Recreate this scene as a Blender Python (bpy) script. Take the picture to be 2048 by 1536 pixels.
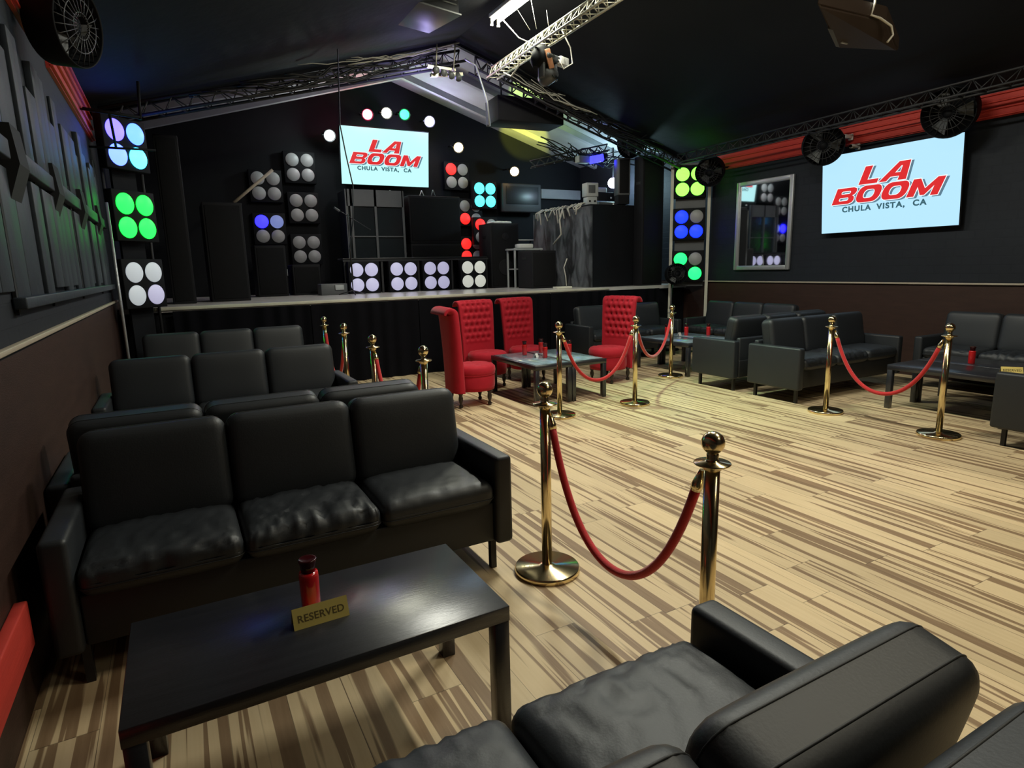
import bpy, bmesh, math, random
from mathutils import Vector, Matrix, noise
random.seed(7)
S = bpy.context.scene
C = S.collection
PI = math.pi
for o in list(bpy.data.objects): bpy.data.objects.remove(o)

# ------------------------------------------------------------------ camera
FPX, YAW, PITCH, ROLL, EYE = 1216.3, 0.49908, 0.18905, -0.0240, 1.5
cy_, sy_, cp_, sp_, cr_, sr_ = math.cos(YAW), math.sin(YAW), math.cos(PITCH), math.sin(PITCH), math.cos(ROLL), math.sin(ROLL)
FW = Vector((sy_*cp_, cy_*cp_, -sp_)); R0 = Vector((cy_, -sy_, 0)); U0 = R0.cross(FW)
RT = R0*cr_ + U0*sr_; UP = -R0*sr_ + U0*cr_
cam = bpy.data.cameras.new('camera'); co = bpy.data.objects.new('camera', cam); C.objects.link(co)
co.matrix_world = Matrix(((RT.x, UP.x, -FW.x, 0), (RT.y, UP.y, -FW.y, 0), (RT.z, UP.z, -FW.z, EYE), (0, 0, 0, 1)))
cam.sensor_width = 36; cam.lens = FPX/2048*36; cam.clip_start = 0.02; cam.clip_end = 100
S.camera = co
# ------------------------------------------------------------------ world, exposure
w = bpy.data.worlds.new('world'); S.world = w; w.use_nodes = True
w.node_tree.nodes['Background'].inputs[0].default_value = (0.5, 0.6, 0.8, 1)
w.node_tree.nodes['Background'].inputs[1].default_value = 0.01
S.view_settings.view_transform = 'Standard'; S.view_settings.look = 'None'
S.view_settings.exposure = 0.0; S.view_settings.gamma = 1.0
# tube fixtures and power: first one seen, other three added to light the floor
TUBES = [(3.75, 7.1), (3.75, 4.3), (3.75, 1.5), (3.75, -1.3)]
TUBE_W = [75, 145, 64, 16]
TUBE_COL = [(1.0, 1.0, .80), (1.0, 1.0, .88), (1.0, .90, .68), (1.0, .86, .62)]

def ray(x, y): return FW*FPX + RT*(x-1024) - UP*(y-768)
def onY(x, y, Y):
    d = ray(x, y); t = Y/d.y; return Vector((0, 0, EYE)) + d*t
def onX(x, y, X):
    d = ray(x, y); t = X/d.x; return Vector((0, 0, EYE)) + d*t
def onZ(x, y, Z):
    d = ray(x, y); t = (Z-EYE)/d.z; return Vector((0, 0, EYE)) + d*t

# ------------------------------------------------------------------ materials
def mat(name): 
    m = bpy.data.materials.new(name); m.use_nodes = True
    nt = m.node_tree; return m, nt, nt.nodes['Principled BSDF']
def nn(nt, t, **k):
    n = nt.nodes.new(t)
    for a, b in k.items(): setattr(n, a, b)
    return n
def pm(name, col, rough=.5, metal=0, var=.15, scale=6, bump=0, bscale=40, spec=.5, sheen=0, emis=None, estr=0, stretch=None, coat=0):
    m, nt, b = mat(name)
    L = nt.links
    tc = nn(nt, 'ShaderNodeTexCoord')
    mp = nn(nt, 'ShaderNodeMapping'); L.new(tc.outputs['Object'], mp.inputs[0])
    if stretch: mp.inputs['Scale'].default_value = stretch
    n = nn(nt, 'ShaderNodeTexNoise'); n.inputs['Scale'].default_value = scale; n.inputs['Detail'].default_value = 5
    L.new(mp.outputs[0], n.inputs['Vector'])
    mx = nn(nt, 'ShaderNodeMix', data_type='RGBA')
    mx.inputs[6].default_value = (*[c*(1-var) for c in col], 1); mx.inputs[7].default_value = (*[min(1, c*(1+var)) for c in col], 1)
    L.new(n.outputs[0], mx.inputs[0]); L.new(mx.outputs[2], b.inputs['Base Color'])
    b.inputs['Roughness'].default_value = rough; b.inputs['Metallic'].default_value = metal
    b.inputs['Specular IOR Level'].default_value = spec
    if coat: b.inputs['Coat Weight'].default_value = coat; b.inputs['Coat Roughness'].default_value = .32 if 'wood' in name else .05
    if sheen: b.inputs['Sheen Weight'].default_value = sheen; b.inputs['Sheen Roughness'].default_value = .4
    if emis: b.inputs['Emission Color'].default_value = (*emis, 1); b.inputs['Emission Strength'].default_value = estr
    if bump:
        n2 = nn(nt, 'ShaderNodeTexNoise'); n2.inputs['Scale'].default_value = bscale; n2.inputs['Detail'].default_value = 6
        L.new(mp.outputs[0], n2.inputs['Vector'])
        bp = nn(nt, 'ShaderNodeBump'); bp.inputs['Strength'].default_value = bump; bp.inputs['Distance'].default_value = .01
        L.new(n2.outputs[0], bp.inputs['Height']); L.new(bp.outputs[0], b.inputs['Normal'])
    return m
def em(name, col, s):
    return pm(name, (.03, .03, .03) if name.startswith('scr') else (.08, .08, .08), .4, spec=.2, emis=col, estr=s)

M = {}
M['leather'] = pm('black_leather', (.016, .019, .023), .50, var=.15, scale=3, bump=.06, bscale=160, spec=.5)
M['leather_dark'] = pm('black_leather_frame', (.010, .011, .012), .6, var=.15, scale=3, bump=.05, bscale=160)
M['blackmetal'] = pm('black_metal', (.02, .02, .022), .4, metal=.3)
M['blackwood'] = pm('black_ash_wood', (.018, .019, .024), .30, coat=.35, var=.35, scale=3, bump=.10, bscale=14, stretch=(1.5, 14, 14), spec=.6)
M['red'] = pm('red_velvet', (.40, .007, .020), .8, var=.12, scale=20, bump=.15, bscale=200, sheen=.12, spec=.3)
M['darkleg'] = pm('dark_turned_wood', (.02, .012, .01), .3)
M['brass'] = pm('polished_brass', (.80, .66, .38), .19, metal=1, var=.06)
M['rope'] = pm('red_velvet_rope', (.5, .012, .015), .8, sheen=.5, bump=.2, bscale=150)
M['gold'] = pm('brushed_gold', (.72, .58, .17), .35, metal=.35)
M['engrave'] = pm('dark_engraving', (.10, .07, .015), .6)
M['redglass'] = pm('red_glass', (.55, .012, .015), .18, spec=.6, coat=.5)
M['darkcap'] = pm('dark_red_glass_rim', (.03, .002, .003), .15)
M['black'] = pm('black_paint', (.0045, .005, .007), .7, spec=.2, var=.3, bump=.1)
M['ceil'] = pm('black_ceiling_paint', (.007, .008, .010), .8, spec=.25, var=.4, scale=1.2, bump=.4, bscale=8)
M['speaker'] = pm('black_speaker_cabinet', (.008, .008, .010), .7, spec=.25, var=.2, bump=.2, bscale=120)
M['grille'] = pm('black_speaker_grille', (.005, .005, .006), .7, spec=.2, bump=.5, bscale=300)
M['redband'] = pm('red_painted_band', (.50, .035, .022), .6, var=.15, scale=3, stretch=(1, .3, 8), bump=.2, bscale=12)
M['wood_low'] = pm('dark_brown_wainscot', (.038, .019, .014), .55, spec=.3, var=.35, scale=4, stretch=(1, 1, 6), bump=.15)
M['rail'] = pm('pale_rail', (.42, .36, .28), .5)
M['curtain'] = pm('black_curtain', (.004, .004, .006), .95, spec=.1, var=.3)
M['silver'] = pm('silver_frame', (.42, .43, .45), .35, metal=.5, bump=.3, bscale=60)
M['mirror'] = pm('mirror_glass', (.8, .82, .85), .03, metal=1, var=.02)
M['trussmetal'] = pm('aluminium_truss', (.52, .50, .40), .4, metal=.6)
M['trussdark'] = pm('dark_truss', (.025, .025, .028), .6, metal=.2)
M['grey'] = pm('grey_plastic', (.09, .095, .10), .45)
M['lightgrey'] = pm('light_grey_plastic', (.42, .44, .44), .45)
M['white'] = pm('white_plastic', (.75, .75, .72), .4)
M['cable'] = pm('black_cable', (.01, .01, .012), .5)
M['wcable'] = pm('pale_cable', (.5, .48, .42), .5)
M['glassdark'] = pm('dark_screen_glass', (.02, .025, .028), .12, spec=.6)
M['disc_off'] = pm('unlit_diffuser', (.36, .36, .37), .45, var=.04)
M['disc_dim'] = pm('dim_lavender_diffuser', (.62, .62, .78), .45, var=.03, emis=(.62, .60, .95), estr=.42)
M['disc_warm'] = pm('dim_warm_diffuser', (.75, .75, .70), .45, var=.03, emis=(.9, .95, .85), estr=.38)
M['disc_pale'] = pm('pale_diffuser', (.70, .74, .78), .45, var=.03, emis=(.62, .70, .80), estr=.36)
def disc(name, col, s): M[name] = em(name, col, s)
disc('disc_green', (.0036, 1, .034), 4.8)
disc('disc_cyan', (.04, 1, 1), 4.5)
disc('disc_pblue', (.055, .10, 1.0), 7)
disc('disc_ice', (.032, .6, 1), 9)
disc('disc_lilac', (.06, .048, 1), 8)
disc('disc_red', (1, .006, .005), 3.5)
disc('disc_lime', (.14, 1, .045), 4.2)
disc('disc_blue', (.0, .008, 1), 7)
disc('disc_indigo', (.006, .005, 1), 12)
disc('disc_mint', (.004, 1, .08), 4.2)
disc('tube', (1, 1, .82), 30)
disc('scr_right', (.46, .78, 1.0), 1.05)
disc('scr_back', (.54, 1.0, 1.0), 1.05)
disc('scr_red', (.80, .012, .018), .9)
disc('scr_redb', (.62, .02, .03), .85)
disc('scr_grey', (.11, .22, .30), .9)
disc('scr_white', (.85, .95, 1), 1.1)
disc('scr_text', (.03, .11, .14), 1)
disc('led_blue', (.03, .03, 1), 4)

# painted stage booth side: grey blue paint smeared over black
def painted():
    m, nt, b = mat('smeared_grey_paint'); L = nt.links
    tc = nn(nt, 'ShaderNodeTexCoord'); n = nn(nt, 'ShaderNodeTexNoise'); n.inputs['Scale'].default_value = 4; n.inputs['Detail'].default_value = 8; n.inputs['Distortion'].default_value = .8
    mp = nn(nt, 'ShaderNodeMapping'); mp.inputs['Scale'].default_value = (1, 1.3, .5); L.new(tc.outputs['Object'], mp.inputs[0]); L.new(mp.outputs[0], n.inputs['Vector'])
    r = nn(nt, 'ShaderNodeValToRGB'); e = r.color_ramp.elements
    e[0].position = .38; e[0].color = (.012, .012, .014, 1); e[1].position = .72; e[1].color = (.16, .17, .19, 1)
    L.new(n.outputs[0], r.inputs[0]); L.new(r.outputs[0], b.inputs['Base Color']); b.inputs['Roughness'].default_value = .6
    return m
M['painted'] = painted()

# floor: strip laminate boards running towards the stage, pale with wavy brown heartwood
def floor_mat():
    m, nt, b = mat('striped_laminate'); L = nt.links
    def math_(op, a, c=None, d=None):
        n = nn(nt, 'ShaderNodeMath', operation=op)
        for i, v in enumerate((a, c, d)):
            if v is None: continue
            if isinstance(v, (int, float)): n.inputs[i].default_value = v
            else: L.new(v, n.inputs[i])
        return n.outputs[0]
    tc = nn(nt, 'ShaderNodeTexCoord'); sx = nn(nt, 'ShaderNodeSeparateXYZ'); L.new(tc.outputs['Object'], sx.inputs[0])
    PW, PL = .192, 1.28
    u = math_('DIVIDE', sx.outputs[0], PW); i = math_('FLOOR', u)
    wn = nn(nt, 'ShaderNodeTexWhiteNoise', noise_dimensions='1D'); L.new(i, wn.inputs['W'])
    v = math_('ADD', math_('DIVIDE', sx.outputs[1], PL), math_('MULTIPLY', wn.outputs[0], 7.0)); j = math_('FLOOR', v)
    cb = nn(nt, 'ShaderNodeCombineXYZ'); L.new(i, cb.inputs[0]); L.new(j, cb.inputs[1])
    wr = nn(nt, 'ShaderNodeTexWhiteNoise', noise_dimensions='2D'); L.new(cb.outputs[0], wr.inputs['Vector'])
    sc = nn(nt, 'ShaderNodeSeparateColor'); L.new(wr.outputs['Color'], sc.inputs[0])
    # three strips inside each board with their own shift
    s = math_('FLOOR', math_('MULTIPLY', math_('FRACT', u), 3.0))
    vec = nn(nt, 'ShaderNodeCombineXYZ')
    L.new(math_('ADD', math_('MULTIPLY', sx.outputs[0], 19.0), math_('MULTIPLY', sc.outputs[0], 50.0)), vec.inputs[0])
    L.new(math_('ADD', math_('MULTIPLY', sx.outputs[1], .5), math_('MULTIPLY', sc.outputs[1], 50.0)), vec.inputs[1])
    L.new(math_('ADD', math_('MULTIPLY', sc.outputs[2], 30.0), math_('MULTIPLY', s, 0.35)), vec.inputs[2])
    n1 = nn(nt, 'ShaderNodeTexNoise'); n1.inputs['Scale'].default_value = 1.0; n1.inputs['Detail'].default_value = 2.5; n1.inputs['Roughness'].default_value = .55; n1.inputs['Distortion'].default_value = .35
    L.new(vec.outputs[0], n1.inputs['Vector'])
    r = nn(nt, 'ShaderNodeValToRGB'); e = r.color_ramp.elements
    e[0].position = .525; e[0].color = (0, 0, 0, 1); e[1].position = .555; e[1].color = (1, 1, 1, 1)
    L.new(n1.outputs[0], r.inputs[0])
    # fine grain
    mp = nn(nt, 'ShaderNodeMapping'); mp.inputs['Scale'].default_value = (60, 2.5, 1); L.new(tc.outputs['Object'], mp.inputs[0])
    n2 = nn(nt, 'ShaderNodeTexNoise'); n2.inputs['Scale'].default_value = 1; n2.inputs['Detail'].default_value = 5; L.new(mp.outputs[0], n2.inputs['Vector'])
    lt = nn(nt, 'ShaderNodeMix', data_type='RGBA'); lt.inputs[6].default_value = (.60, .45, .25, 1); lt.inputs[7].default_value = (.74, .59, .37, 1)
    L.new(n2.outputs[0], lt.inputs[0])
    dk = nn(nt, 'ShaderNodeMix', data_type='RGBA'); dk.inputs[6].default_value = (.14, .075, .035, 1); dk.inputs[7].default_value = (.30, .19, .105, 1)
    L.new(n2.outputs[0], dk.inputs[0])
    mx = nn(nt, 'ShaderNodeMix', data_type='RGBA'); L.new(math_('MULTIPLY', r.outputs[0], .88), mx.inputs[0]); L.new(lt.outputs[2], mx.inputs[6]); L.new(dk.outputs[2], mx.inputs[7])
    # board tone + seams + scuffs
    tone = math_('ADD', .88, math_('MULTIPLY', sc.outputs[2], .22))
    fu = math_('FRACT', u); fv = math_('FRACT', v)
    seam = math_('MAXIMUM', math_('LESS_THAN', fu, .012), math_('LESS_THAN', fv, .0025))
    n3 = nn(nt, 'ShaderNodeTexNoise'); n3.inputs['Scale'].default_value = 1.7; n3.inputs['Detail'].default_value = 6; L.new(tc.outputs['Object'], n3.inputs['Vector'])
    dirt = math_('SUBTRACT', 1.12, math_('MULTIPLY', n3.outputs[0], .28))
    k = math_('MULTIPLY', math_('MULTIPLY', tone, dirt), math_('SUBTRACT', 1.0, math_('MULTIPLY', seam, .55)))
    vm = nn(nt, 'ShaderNodeVectorMath', operation='SCALE'); L.new(mx.outputs[2], vm.inputs[0]); L.new(k, vm.inputs['Scale'])
    L.new(vm.outputs[0], b.inputs['Base Color'])
    L.new(math_('ADD', .36, math_('MULTIPLY', n3.outputs[0], .22)), b.inputs['Roughness']); b.inputs['Specular IOR Level'].default_value = .35
    return m
M['floor'] = floor_mat()

# black wall with embossed foam bricks
def wallmat():
    m, nt, b = mat('black_embossed_wall'); L = nt.links
    tc = nn(nt, 'ShaderNodeTexCoord'); mp = nn(nt, 'ShaderNodeMapping'); mp.inputs['Rotation'].default_value = (PI/2, 0, PI/2); L.new(tc.outputs['Object'], mp.inputs[0])
    br = nn(nt, 'ShaderNodeTexBrick'); br.inputs['Scale'].default_value = 3; br.inputs['Mortar Size'].default_value = .02; br.inputs['Brick Width'].default_value = .6; br.inputs['Row Height'].default_value = .3
    cx = nn(nt, 'ShaderNodeSeparateXYZ'); L.new(tc.outputs['Object'], cx.inputs[0]); cb = nn(nt, 'ShaderNodeCombineXYZ'); L.new(cx.outputs[1], cb.inputs[0]); L.new(cx.outputs[2], cb.inputs[1])
    L.new(cb.outputs[0], br.inputs['Vector'])
    n = nn(nt, 'ShaderNodeTexNoise'); n.inputs['Scale'].default_value = 2; n.inputs['Detail'].default_value = 5; L.new(tc.outputs['Object'], n.inputs['Vector'])
    mx = nn(nt, 'ShaderNodeMix', data_type='RGBA'); mx.inputs[6].default_value = (.007, .009, .014, 1); mx.inputs[7].default_value = (.015, .019, .027, 1); L.new(n.outputs[0], mx.inputs[0])
    L.new(mx.outputs[2], b.inputs['Base Color']); b.inputs['Roughness'].default_value = .65; b.inputs['Specular IOR Level'].default_value = .3
    bp = nn(nt, 'ShaderNodeBump'); bp.inputs['Strength'].default_value = .6; bp.inputs['Distance'].default_value = .02; bp.invert = True; L.new(br.outputs['Fac'], bp.inputs['Height'])
    L.new(bp.outputs[0], b.inputs['Normal']); return m
M['wall'] = wallmat()
M['relief'] = pm('black_relief_boards', (.026, .034, .046), .55, spec=.4, var=.2, scale=2, bump=.35, bscale=14)
M['shade_and_groove'] = pm('black_shade_and_groove', (.008, .009, .011), .8, var=.2)  # wedge brackets coloured darker for their unlit sides; also the dark groove strips
M['stageceil'] = pm('stage_ceiling_sheets', (.34, .34, .36), .7, var=.5, scale=1.2, bump=.5, bscale=6)
M['rafter'] = pm('grey_rafter', (.28, .28, .30), .7)
M['deck'] = pm('worn_stage_deck', (.60, .57, .55), .22, var=.3, scale=3, spec=.6)
M['scuff'] = pm('scuffed_pale_edge', (.62, .60, .50), .45, var=.3, scale=4)

# ------------------------------------------------------------------ mesh builder
class MB:
    def __init__(s): s.bm = bmesh.new(); s.smooth = False
    def _xf(s, vs, mt):
        for v in vs: v.co = mt @ v.co
    def box(s, c, d, rot=None, bev=0, seg=2, mt=None):
        bm = bmesh.new(); bmesh.ops.create_cube(bm, size=1)
        for v in bm.verts: v.co = Vector((v.co.x*d[0], v.co.y*d[1], v.co.z*d[2]))
        if bev: bmesh.ops.bevel(bm, geom=list(bm.edges), offset=bev, segments=seg, profile=.5, affect='EDGES', clamp_overlap=True)
        T = Matrix.Translation(Vector(c))
        if rot is not None: T = T @ rot.to_4x4()
        if mt is not None: T = mt @ T
        s._xf(bm.verts, T)
        if bev:
            for f in bm.faces: f.smooth = True
        s._merge(bm); return s
    def _merge(s, bm):
        me = bpy.data.meshes.new('tmp'); bm.to_mesh(me); bm.free(); s.bm.from_mesh(me); bpy.data.meshes.remove(me)
    def poly(s, vs, fs):
        b = [s.bm.verts.new(v) for v in vs]
        for f in fs:
            try: s.bm.faces.new([b[i] for i in f])
            except ValueError: pass
        return s
    def prism(s, pts, off):   # pts: 3D ring, extruded by vector off
        n = len(pts); off = Vector(off)
        vs = [Vector(p) for p in pts] + [Vector(p)+off for p in pts]
        fs = [tuple(range(n)), tuple(range(2*n-1, n-1, -1))] + [(i, i+n, (i+1) % n+n, (i+1) % n) for i in range(n)]
        return s.poly(vs, fs)
    def tube(s, pts, r, seg=8, closed=False, rr=None):
        pts = [Vector(p) for p in pts]; n = len(pts); rings = []
        up = Vector((0, 0, 1))
        t0 = (pts[1]-pts[0]).normalized()
        if abs(t0.dot(up)) > .95: up = Vector((1, 0, 0))
        nrm = t0.cross(up).normalized()
        for i, p in enumerate(pts):
            if closed: t = (pts[(i+1) % n]-pts[i-1]).normalized()
            else: t = (pts[min(i+1, n-1)]-pts[max(i-1, 0)]).normalized()
            nrm = (nrm - t*nrm.dot(t)).normalized(); bn = t.cross(nrm)
            q = rr[i] if rr else r
            rings.append([s.bm.verts.new(p + nrm*math.cos(a)*q + bn*math.sin(a)*q) for a in [2*PI*k/seg for k in range(seg)]])
        m = n if closed else n-1
        for i in range(m):
            a, b = rings[i], rings[(i+1) % n]
            for k in range(seg):
                f = s.bm.faces.new((a[k], a[(k+1) % seg], b[(k+1) % seg], b[k])); f.smooth = True
        if not closed:
            s.bm.faces.new(rings[0][::-1]); s.bm.faces.new(rings[-1])
        return s
    def rod(s, a, b, r, seg=8): return s.tube([a, b], r, seg)
    def lathe(s, prof, seg=28, mt=None, c=(0, 0, 0)):   # prof [(r,z)]
        c = Vector(c); mt = mt or Matrix.Identity(4); rings = []
        for r, z in prof:
            if r < 1e-5: rings.append([s.bm.verts.new(mt @ (Vector((0, 0, z))+c))])
            else: rings.append([s.bm.verts.new(mt @ (Vector((r*math.cos(2*PI*k/seg), r*math.sin(2*PI*k/seg), z))+c)) for k in range(seg)])
        for a, b in zip(rings, rings[1:]):
            if len(a) == 1 and len(b) == 1: continue
            for k in range(seg):
                if len(a) == 1: f = s.bm.faces.new((a[0], b[(k+1) % seg], b[k]))
                elif len(b) == 1: f = s.bm.faces.new((a[k], a[(k+1) % seg], b[0]))
                else: f = s.bm.faces.new((a[k], a[(k+1) % seg], b[(k+1) % seg], b[k]))
                f.smooth = True
        if len(rings[0]) > 1: s.bm.faces.new(rings[0][::-1])
        if len(rings[-1]) > 1: s.bm.faces.new(rings[-1])
        return s
    def soft(s, c, d, puff=.02, cuts=14, mt=None, wr=0, seed=0, rp=.05, rz=.04):
        # cushion: box with rounded outline (rp) and rounded edges (rz), swollen faces, optional creases on top
        bm = bmesh.new(); bmesh.ops.create_cube(bm, size=2); bmesh.ops.subdivide_edges(bm, edges=list(bm.edges), cuts=cuts, use_grid_fill=True)
        hx, hy, hz = d[0]/2, d[1]/2, d[2]/2; rz = min(rz, hz*.9)
        for v in bm.verts:
            x, y, z = [math.sin(q*PI/2) for q in v.co]
            X, Y = x*hx, y*hy
            qx = max(-(hx-rp), min(hx-rp, X)); qy = max(-(hy-rp), min(hy-rp, Y)); dx, dy = X-qx, Y-qy
            L_ = math.hypot(dx, dy)
            if L_ > 1e-7: k = max(abs(dx), abs(dy))/L_; X, Y = qx+dx*k, qy+dy*k
            de = min((1-abs(x))*hx, (1-abs(y))*hy)
            zm = hz-rz+(math.sqrt(max(0, rz*rz-(rz-de)**2)) if de < rz else rz)
            Z = z*zm
            Z += (1 if z > 0 else -1)*puff*abs(z)*(1-x**4)*(1-y**4)
            if wr and z > -.5:
                bend = .25*math.sin(y*2.2+seed)
                n1 = noise.noise(Vector(((x+bend)*7.5+seed*5, y*.55, seed))); n2 = noise.noise(Vector(((x+bend)*15+seed, y*.9, seed+9)))
                rid = max(0, 1-abs(n1)*6)*1.0+max(0, 1-abs(n2)*6)*.6
                k = max(0, 1-(x)**4)*max(0, min(1, .75-y*.6))
                Z -= wr*rid*k*(1 if z > 0 else .3); Y += wr*.7*rid*k*(1 if y < -.9 else 0)
            v.co = Vector((X, Y, Z))
        T = Matrix.Translation(Vector(c))
        if mt is not None: T = T @ mt
        s._xf(bm.verts, T)
        for f in bm.faces: f.smooth = True
        s._merge(bm); return s
    def piping(s, c, d, z, mt=None, rp=.05, r=.003, ins=.0):
        hx, hy = d[0]/2-ins, d[1]/2-ins; pts = []
        for sx, sy, a0 in ((1, 1, 0), (-1, 1, 90), (-1, -1, 180), (1, -1, 270)):
            for k in range(6):
                a = math.radians(a0+18*k); pts.append(Vector((sx*(hx-rp)+rp*math.cos(a), sy*(hy-rp)+rp*math.sin(a), z)))
        T = Matrix.Translation(Vector(c))
        if mt is not None: T = T @ mt
        return s.tube([T @ p for p in pts], r, 6, closed=True)
    def sphere(s, c, r, seg=20, sz=1):
        prof = [(r*math.sin(PI*k/12), -r*sz*math.cos(PI*k/12)) for k in range(13)]
        prof[0] = (0, -r*sz); prof[-1] = (0, r*sz)
        return s.lathe(prof, seg, c=c)
    def build(s, name, m, parent=None, origin='base', shift=None):
        me = bpy.data.meshes.new(name)
        bmesh.ops.recalc_face_normals(s.bm, faces=list(s.bm.faces))
        off = Vector((0, 0, 0))
        if parent is None and origin == 'base' and s.bm.verts:
            lo = Vector([min(v.co[i] for v in s.bm.verts) for i in range(3)]); hi = Vector([max(v.co[i] for v in s.bm.verts) for i in range(3)])
            off = Vector(((lo.x+hi.x)/2, (lo.y+hi.y)/2, lo.z))
        if parent is not None and shift: off = Vector(shift)
        for v in s.bm.verts: v.co -= off
        s.bm.to_mesh(me); s.bm.free()
        me.materials.append(M[m] if isinstance(m, str) else m)
        o = bpy.data.objects.new(name, me); C.objects.link(o)
        if parent is not None: o.parent = parent
        else: o.location = off
        return o
def tag(o, label=None, cat=None, group=None, kind=None):
    if label: o['label'] = label
    if cat: o['category'] = cat
    if group: o['group'] = group
    if kind: o['kind'] = kind
    return o
def thing(name, label, cat, loc=(0, 0, 0), rz=0, group=None):
    o = bpy.data.objects.new(name, None); C.objects.link(o); o.location = loc; o.rotation_euler = (0, 0, rz)
    o.empty_display_size = .1
    return tag(o, label, cat, group)
def kids(o): return [c for c in bpy.data.objects if c.parent == o]
def dup(root, loc, rz, label, group=None):
    r = root.copy(); C.objects.link(r); r.location = loc; r.rotation_euler = (0, 0, rz); r['label'] = label
    if group: r['group'] = group
    for ch in kids(root):
        c = ch.copy(); C.objects.link(c); c.parent = r
        for g in kids(ch):
            d = g.copy(); C.objects.link(d); d.parent = c
    return r
def struct(name, mb, m):
    o = mb.build(name, m, origin='world'); o['kind'] = 'structure'; return o
def lamp(name, kind, parent, loc, power, col, size=.3, rot=None, spot=None, sy=None, blend=.3):
    l = bpy.data.lights.new(name, kind); l.energy = power; l.color = col
    if kind == 'AREA':
        l.shape = 'RECTANGLE' if sy else 'DISK'; l.size = size
        if sy: l.size_y = sy
    else: l.shadow_soft_size = size
    if kind == 'SPOT': l.spot_size = spot; l.spot_blend = blend
    o = bpy.data.objects.new(name, l); C.objects.link(o); o.parent = parent; o.location = loc
    if rot is not None: o.rotation_euler = rot
    return o
def aim(frm, to): return (Vector(to)-Vector(frm)).to_track_quat('-Z', 'Y').to_euler()

# ------------------------------------------------------------------ the room
XL, XR, YF, YS, YB = -.6, 8.3, -4.0, 8.4, 11.8
EV, RIDGE, XC = 3.3, 4.65, 3.85
DZ = 1.13
struct('floor', MB().box(((XL+XR)/2, (YF+YB)/2, -.05), (XR-XL+.4, YB-YF+.4, .1)), 'floor')
def side_wall(name, x, sgn):
    m = MB().box((x+sgn*.1, (YF+YB)/2, (1.2+3.7)/2), (.2, YB-YF, 3.7-1.2)); return struct(name, m, 'wall')
side_wall('wall_left', XL, -1); side_wall('wall_right', XR, 1)
struct('wainscot_left', MB().box((XL-.1, (YF+YB)/2, .6), (.2, YB-YF, 1.2)), 'wood_low').name = 'trim_1'
struct('trim_2', MB().box((XR+.1, (YF+YB)/2, .59), (.2, YB-YF, 1.18)), 'wood_low')
struct('trim_3', MB().box((XL+.015, (YF+YS)/2, 1.232), (.03, YS-YF, .022), bev=.004), 'rail')
struct('trim_4', MB().box((XR-.015, (YF+YS-.4)/2, 1.182), (.03, YS-YF-.4, .022), bev=.004), 'rail')
def band(name, x, sgn, z0, z1, y0, y1):
    m = MB(); m.box((x+sgn*.012, (y0+y1)/2, (z0+z1)/2), (.024, y1-y0, z1-z0))
    for k in range(4):
        m.box((x+sgn*.03, (y0+y1)/2, z0+.02+(z1-z0-.04)*k/3), (.03, y1-y0, .018), bev=.004)
    return struct(name, m, 'redband')
band('trim_5', XR, -1, 3.02, 3.29, YF, 8.05); band('trim_6', XL, 1, 2.93, 3.29, YF, 5.05); band('trim_7', XL, 1, 2.93, 3.29, 5.5, 8.2)
struct('baseboard_left', MB().box((XL+.02, -.80, .33), (.04, 6.6, .17), bev=.006), 'redband')
struct('wall_rear', MB().box(((XL+XR)/2, YF-.1, 2.5), (XR-XL+.4, .2, 5)), 'wall')
struct('wall_back', MB().box(((XL+XR)/2, YB+.1, 2.6), (XR-XL+.4, .2, 5.2)), 'black')
def slope(name, x0, z0, x1, z1, y0, y1, t, m):
    b = MB(); b.prism([(x0, y0, z0), (x1, y0, z1), (x1, y0, z1+t), (x0, y0, z0+t)], (0, y1-y0, 0)); return struct(name, b, m)
slope('ceiling_left', XL-.2, EV-.06, XC, RIDGE, YF, 8.5, .08, 'ceil').name = 'ceiling'
slope('ceiling', XC, RIDGE, XR+.2, EV-.06, YF, 8.5, .08, 'ceil')
slope('ceiling', XL-.2, 3.6, 4.0, 4.98, 8.5, YB+.1, .06, 'stageceil')
slope('ceiling', 4.0, 4.98, XR+.2, 3.6, 8.5, YB+.1, .06, 'stageceil')
# header strip over the stage opening
b = MB(); pa = [(XL-.2, EV-.1), (XC, RIDGE-.04), (XR+.2, EV-.1)]; pb = [(XR+.2, 5.2), (XL-.2, 5.2)]
b.prism([(x, 8.5, z) for x, z in pa+pb], (0, .06, 0)); struct('wall_header', b, 'black')
# rafters under the stage ceiling
for k, y in enumerate((9.2, 10.2, 11.2)):
    b = MB()
    for s_ in (-1, 1):
        x1 = XL if s_ < 0 else XR; z1 = 3.62
        p0 = Vector((4.0, y, 4.93)); p1 = Vector((x1, y, z1-.02)); d = p1-p0
        b.box((p0+p1)/2, (d.length, .09, .10), rot=Matrix.Rotation(-math.atan2(d.z, d.x), 3, 'Y'))
    struct('trim_%d' % (10+k), b, 'rafter')

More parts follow.
